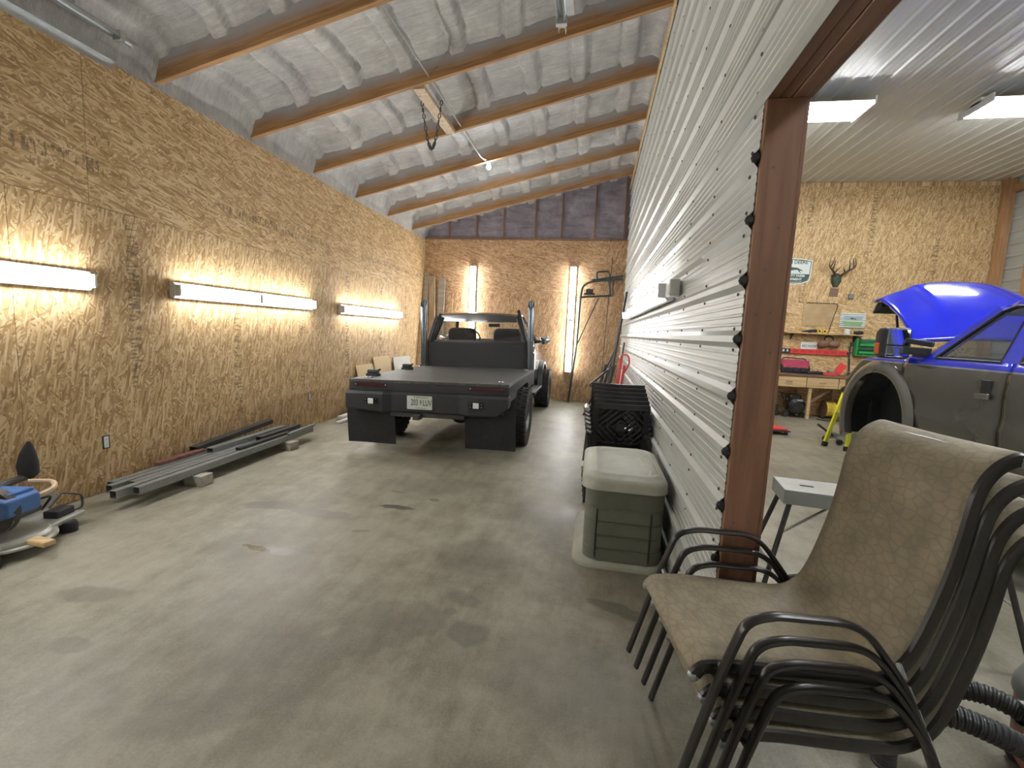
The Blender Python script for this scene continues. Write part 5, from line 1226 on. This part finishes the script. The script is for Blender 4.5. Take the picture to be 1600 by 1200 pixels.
hs = thing('heat_gun', 'dark hand tool at the right end of the wall shelf', 'tool', (5.53, 10.98, 1.822)); MB().tube([(-.09, 0, .045), (.06, 0, .045), (.10, 0, .045)], [.03, .04, .03], 10).build('tool_body', 'flat_black', hs, smooth=True); MB().box(-.02, .02, -.03, .03, 0, .03).build('grip', 'flat_black', hs); MB().tube([(-.13, 0, .045), (-.09, 0, .045)], .025, 10).build('nozzle', 'pale_wood', hs)
em = thing('ear_muffs', 'brown ear muffs hanging under the wall shelf', 'ear muffs', (5.02, 11.02, 1.60))
for x in (-.11, .10): MB().sphere((x, 0, 0), .115, 14, 10, (1.05, .55, .75)).build('cup', 'bench_dark', em, smooth=True)
MB().tube(fil([(-.10, .0, .06), (-.08, .02, .17), (.06, .02, .17), (.09, 0, .06)], .07), .012, 8).build('band', 'black_rubber', em, smooth=True)
# plate, rail, chain tool, green box
pl = thing('number_plate', 'white number plate fixed on the far wall above the red rail', 'number plate', (4.66, YD - .002, 1.545))
MB().prism(rrect(-.165, .165, -.08, .08, .012), -.004, 0).build('plate', 'sign_white', pl)
text('482 NOM', .082, 'plate_green', pl, (0, -.005, -.012), sx=.85)
rr_ = thing('socket_rail', 'long red socket rail with slots fixed on the far wall', 'tool rail', (4.82, YD - .002, 1.415))
MB().box(-.54, .60, -.05, 0, -.055, .055).build('rail_body', 'bright_red', rr_, bevel=.006)
for k in range(7): MB().box(-.44 + .155 * k - .055, -.44 + .155 * k + .055, -.054, -.05, -.025, .025).build('slot', 'red_paint', rr_)
MB().box(-.72, -.54, -.05, 0, -.05, .05).build('end_holder', 'flat_black', rr_, bevel=.006)
for x in (-.68, -.60): MB().box(x - .018, x + .018, -.053, -.05, -.02, .03).build('tab', 'sign_white', rr_)
MB().bar((.58, -.03, .0), (.62, -.03, .01), .05, .03).build('hook_arm', 'flat_black', rr_)
wr_ = thing('hanging_tool', 'dark hanging chain tool beside the red rail', 'tool', (5.475, YD - .03, 1.64))
for k in range(7): MB().lathe([(.010, -.006), (.024, -.006), (.024, .006), (.010, .006)], 10, (.012 * math.sin(k * 2), 0, -.05 * k), 'y', ring=True).build('link', 'steel_dark', wr_)
MB().bar((0, 0, -.33), (.03, 0, -.62), .03, .02).build('handle', 'steel_dark', wr_)
gb = thing('green_crate', 'green plastic organizer crate hung on the far wall', 'crate', (5.83, YD - .075, 1.40))
MB().box(-.30, .34, .05, .07, -.02, .34).build('back_plate', 'green_plastic', gb); MB().box(-.30, .34, -.07, .07, -.02, .0).build('bottom', 'green_plastic', gb); MB().box(-.30, -.28, -.07, .07, 0, .34).build('side', 'green_plastic', gb); MB().box(.32, .34, -.07, .07, 0, .34).build('side', 'green_plastic', gb)
for k in range(4): MB().box(-.24, .28, -.07, -.055, .03 + .08 * k, .075 + .08 * k).build('slat', 'dark_green' if k % 2 else 'green_plastic', gb, bevel=.004)
bo = thing('spray_can', 'pale orange spray can standing at the right on the workbench', 'can', (6.02, 10.7, BZ)); MB().lathe([(.0005, 0), (.035, 0), (.035, .16), (.02, .19), (.0005, .19)], 14).build('can_body', 'tan_strap', bo, smooth=True); MB().lathe([(.018, .19), (.018, .23), (.0005, .23)], 10).build('cap', 'bright_red', bo, smooth=True)
# wire on the wall
wi = MB().tube(fil([(4.50, YD - .03, 2.475), (5.10, YD - .03, 2.475), (5.13, YD - .03, 2.42), (5.06, YD - .03, 2.15), (5.0, YD - .03, 1.83)], .03), .007, 6).build('wall_cable', 'steel_dark', smooth=True); tag(wi, 'thin dark cable running over the far board wall to the shelf', 'cable')
# signs
sg = thing('farm_sign', 'white shield shaped farm sign with a leaping deer on the far wall', 'sign', (4.17, YD - .002, 3.16))
def shield(k, dz=0):
    top = [(x, .245 + .06 * math.cos(x / .37 * 1.35) - .045) for x in (-.36, -.24, -.12, 0, .12, .24, .36)]
    bot = [(x, -.25 - .05 * math.cos(x / .32 * 1.35)) for x in (.31, .2, .1, 0, -.1, -.2, -.31)]
    pts = [(-.37, .215)] + top[1:-1] + [(.37, .215), (.355, -.10)] + [(.335, -.22)] + bot[1:-1] + [(-.335, -.22), (-.355, -.10)]
    return [(a * k, b * (k + (k - 1) * .4)) for a, b in pts]
MB().prism(shield(1), -.006, 0).build('sign_panel', 'sign_white', sg); MB().prism(shield(.945), -.007, -.006).build('border', 'dark_green', sg); MB().prism(shield(.905), -.008, -.007).build('field', 'sign_white', sg)
pb = [p for p in shield(.87) if p[1] < -.06]
MB().prism([(.325, -.075), (.315, -.15), (.29, -.20)] + [(x, -.205 - .045 * math.cos(x / .3 * 1.3)) for x in (.2, .1, 0, -.1, -.2)] + [(-.29, -.20), (-.315, -.15), (-.325, -.075)], -.009, -.008).build('band', 'dark_green', sg)
text('JOHN DEERE', .105, 'dark_green', sg, (0, -.0095, .175), sx=.92, bold=.002); text('QUALITY FARM', .068, 'sign_white', sg, (0, -.0105, -.115), sx=1.0, bold=.002); text('EQUIPMENT', .068, 'sign_white', sg, (0, -.0105, -.19), sx=1.0, bold=.002)
deer = [(-.18, .03), (-.13, .045), (-.10, .10), (-.12, .125), (-.10, .13), (-.075, .115), (-.06, .075), (0, .065), (.08, .06), (.12, .035), (.17, .01), (.20, -.01), (.165, -.008), (.12, .005), (.14, -.03), (.17, -.06), (.12, -.035), (.085, .015), (.02, .01), (-.04, .0), (-.07, -.03), (-.11, -.045), (-.08, -.02), (-.08, .005), (-.13, .02)]
MB().prism(deer, -.0105, -.008).build('deer_figure', 'dark_green', sg)
cs = thing('corrugated_sign', 'small corrugated metal sign with a green and white printed oval on the far wall', 'sign', (5.45, YD - .004, 2.125))
secs = [[Vector((x, -.018 + .012 * math.cos(k * 1.2566), -.16 + .32 * k / 40)) for k in range(41)] + [Vector((x, -.015 + .012 * math.cos(k * 1.2566), -.16 + .32 * k / 40)) for k in range(40, -1, -1)] for x in (-.25, .25)]
MB().loft(secs).build('sheet', 'sign_white', cs, smooth=True)
MB().loft([[Vector((x, -.033 + .004 * math.cos(k * 1.2566), z)) for x in (-h, h)] + [Vector((x, -.030, z)) for x in (h, -h)] for k, z, h in ((24, .02, .17), (28, .07, .19), (32, .10, .17))]).build('print_upper', 'sign_blue', cs); MB().loft([[Vector((x, -.034, z)) for x in (-h, h)] + [Vector((x, -.030, z)) for x in (h, -h)] for z, h in ((-.11, .15), (-.06, .19), (-.02, .19))]).build('print_lower', 'sign_green', cs)
MB().prism([(a * .35, b * .35 + .03) for a, b in deer], -.036, -.033).build('deer_figure', 'dark_green', cs)
an = thing('antler_mount', 'dark deer antlers on a camouflage plaque on the far wall', 'antlers', (5.03, YD - .002, 2.98))
MB().loft([[Vector((x * k, y, z * k)) for x, z in ((-.10, .10), (0, .14), (.10, .10), (.085, -.06), (.04, -.15), (-.04, -.15), (-.085, -.06))] for y, k in ((0, 1), (-.05, .95), (-.07, .75))]).build('plaque', 'camo', an, smooth=True)
for s in (-1, 1):
    a = MB().tube(fil([(s * .05, -.08, .08), (s * .14, -.16, .17), (s * .25, -.22, .24), (s * .25, -.22, .34), (s * .22, -.20, .44)], .09), [.026, .024, .022, .021, .020, .019, .018, .016, .015, .014, .013, .012, .011, .010, .009, .008, .007, .006, .006, .005][:20] , 8).build('antler', 'antler', an, smooth=True)
    for p, q in (((s * .16, -.17, .19), (s * .13, -.20, .40)), ((s * .22, -.21, .23), (s * .17, -.24, .42)), ((s * .10, -.12, .13), (s * .03, -.20, .24))): MB().tube([p, ((p[0] + q[0]) / 2, (p[1] + q[1]) / 2 - .02, (p[2] + q[2]) / 2), q], [.016, .012, .005], 7).build('tine', 'antler', a, smooth=True)
MB().prism([(-.09, -.36), (.07, -.36), (.085, -.18), (-.08, -.18)], -.006, 0).build('name_card', 'bench_dark', an)
wbx = MB().box(-.05, .05, -.05, 0, -.05, .05).build('wall_box', 'steel_tube', None, (5.36, YD - .001, 2.64), bevel=.005); tag(wbx, 'small grey electrical box on the far wall right of the antlers', 'electrical box')
# under the bench
vc = thing('air_compressor', 'black rounded air compressor under the left end of the workbench', 'compressor', (4.30, 10.72, 0))
MB().lathe([(.0005, -.22), (.10, -.21), (.17, -.15), (.185, 0), (.17, .15), (.10, .21), (.0005, .22)], 22, (.05, 0, .25), 'y').build('tank', 'gloss_black', vc, smooth=True); MB().box(-.12, .14, -.15, .15, .36, .50).build('motor_cover', 'gloss_black', vc, bevel=.05); MB().box(.02, .14, -.20, -.17, .36, .40).build('gauge_panel', 'aluminium', vc, bevel=.006)
for x in (-.16, .16): MB().lathe([(.0005, -.03), (.06, -.03), (.06, .03), (.0005, .03)], 16, (x + .03, -.08, .06), 'y').build('wheel', 'black_rubber', vc, smooth=True)
MB().tube(fil([(-.14, -.1, .36), (-.20, -.1, .50), (-.20, .1, .50), (-.14, .1, .36)], .04), .014, 8).build('handle', 'flat_black', vc, smooth=True)
jd = thing('toolbox_dark', 'dark low toolbox under the workbench left of the compressor', 'toolbox', (3.92, 10.8, 0)); MB().box(-.12, .12, -.12, .12, 0, .24).build('box_body', 'flat_black', jd, bevel=.01); MB().box(-.05, .05, -.13, -.12, .15, .19).build('latch', 'aluminium', jd)
hr = thing('hose_reel', 'reel of yellow hose standing under the workbench', 'hose reel', (5.05, 10.75, 0))
for x in (-.11, .11): MB().lathe([(.03, -.006), (.19, -.006), (.19, .006), (.03, .006)], 20, (x, 0, .21), 'x', ring=True).build('flange', 'bench_dark', hr, smooth=True)
for k in range(5): MB().tube([(-.08 + .04 * k, .15 * math.cos(a), .21 + .15 * math.sin(a)) for a in [2 * math.pi * j / 20 for j in range(20)]], .019, 8, ring=True).build('hose_turn', 'yellow_cord', hr, smooth=True)
MB().box(-.13, .13, -.12, .12, 0, .025).build('stand', 'steel_dark', hr)
ec = MB().tube(fil([(4.72, 10.5, .012), (4.86, 10.35, .012), (5.02, 10.42, .012), (5.2, 10.38, .012), (5.3, 10.55, .012)], .1), .009, 6).build('power_cord', 'black_rubber', smooth=True); tag(ec, 'black power cord lying on the floor under the workbench', 'cord')
# creeper, ladder, floor jack
cr = thing('mechanic_creeper', 'red low mechanic creeper on casters on the workshop floor, beside the post', 'creeper', (2.95, 8.62, 0), .05)
MB().box(-.45, .42, -.20, .20, .075, .10).build('pad', 'bright_red', cr, bevel=.008); MB().box(-.46, .46, -.22, .22, .055, .075).build('creeper_frame', 'flat_black', cr, bevel=.006)
for x in (-.38, .0, .40):
    for y in (-.18, .18): MB().lathe([(.0005, -.012), (.028, -.012), (.028, .012), (.0005, .012)], 12, (x, y, .028), 'y').build('caster', 'black_rubber', cr); MB().box(x - .01, x + .01, y - .016, y + .016, .03, .058).build('fork', 'steel_dark', cr)
ld_ = thing('step_ladder', 'bright yellow fibreglass stepladder with black hinges beside the pickup', 'ladder', (3.9, 7.75, 0))
tops = [Vector((.03, .20, .86)), Vector((.03, -.12, .86))]
fr_ = [Vector((-.25, .02, .02)), Vector((-.07, -.25, .02))]; bk_ = [Vector((.48, .48, .02)), Vector((.62, .20, .02))]
for i in range(2):
    MB().bar(fr_[i], tops[i], .03, .075, up=(1, .6, 0)).build('front_rail', 'yellow_glass', ld_, bevel=.004)
    MB().bar(bk_[i], tops[i] + Vector((.04, 0, 0)), .03, .06, up=(1, .6, 0)).build('rear_rail', 'yellow_glass', ld_, bevel=.004)
    MB().bar(fr_[i] - Vector((0, 0, .02)), fr_[i] + (tops[i] - fr_[i]) * .06, .045, .09, up=(1, .6, 0)).build('foot', 'black_rubber', ld_, bevel=.006)
    MB().bar(bk_[i] - Vector((0, 0, .02)), bk_[i] + (tops[i] - bk_[i]) * .05, .04, .07, up=(1, .6, 0)).build('foot', 'black_rubber', ld_, bevel=.006)
    MB().lathe([(.0005, -.035), (.065, -.035), (.07, 0), (.065, .035), (.0005, .035)], 18, tops[i] + Vector((.02, 0, .02)), 'y').build('hinge', 'flat_black', ld_, smooth=True)
for k in (.25, .6):
    MB().bar(fr_[0] + (tops[0] - fr_[0]) * k, fr_[1] + (tops[1] - fr_[1]) * k, .07, .025).build('step', 'aluminium', ld_, bevel=.003)
    MB().bar(bk_[0] + (tops[0] - bk_[0]) * k, bk_[1] + (tops[1] - bk_[1]) * k, .03, .025).build('rear_spreader', 'aluminium', ld_, bevel=.003)
fj = thing('floor_jack', 'low silver floor jack on the workshop floor behind the ladder', 'jack', (4.15, 8.15, 0), .3)
for y in (-.11, .11): MB().prism([(-.30, .05), (.26, .05), (.28, .09), (.10, .15), (-.28, .14)], y - .006, y + .006).build('side_plate', 'aluminium', fj)
for x, r in ((-.26, .045), (.22, .06)):
    for y in (-.14, .14): MB().lathe([(.0005, -.02), (r, -.02), (r, .02), (.0005, .02)], 16, (x, y, r), 'y').build('wheel', 'steel_dark', fj, smooth=True)
MB().bar((-.18, 0, .12), (.22, 0, .18), .10, .05).build('lift_arm', 'aluminium', fj); MB().lathe([(.0005, 0), (.05, 0), (.055, .02), (.0005, .02)], 16, (.22, 0, .20)).build('saddle', 'steel_dark', fj); MB().tube([(-.26, 0, .12), (-.55, 0, .30)], .018, 8).build('handle_socket', 'steel_dark', fj)
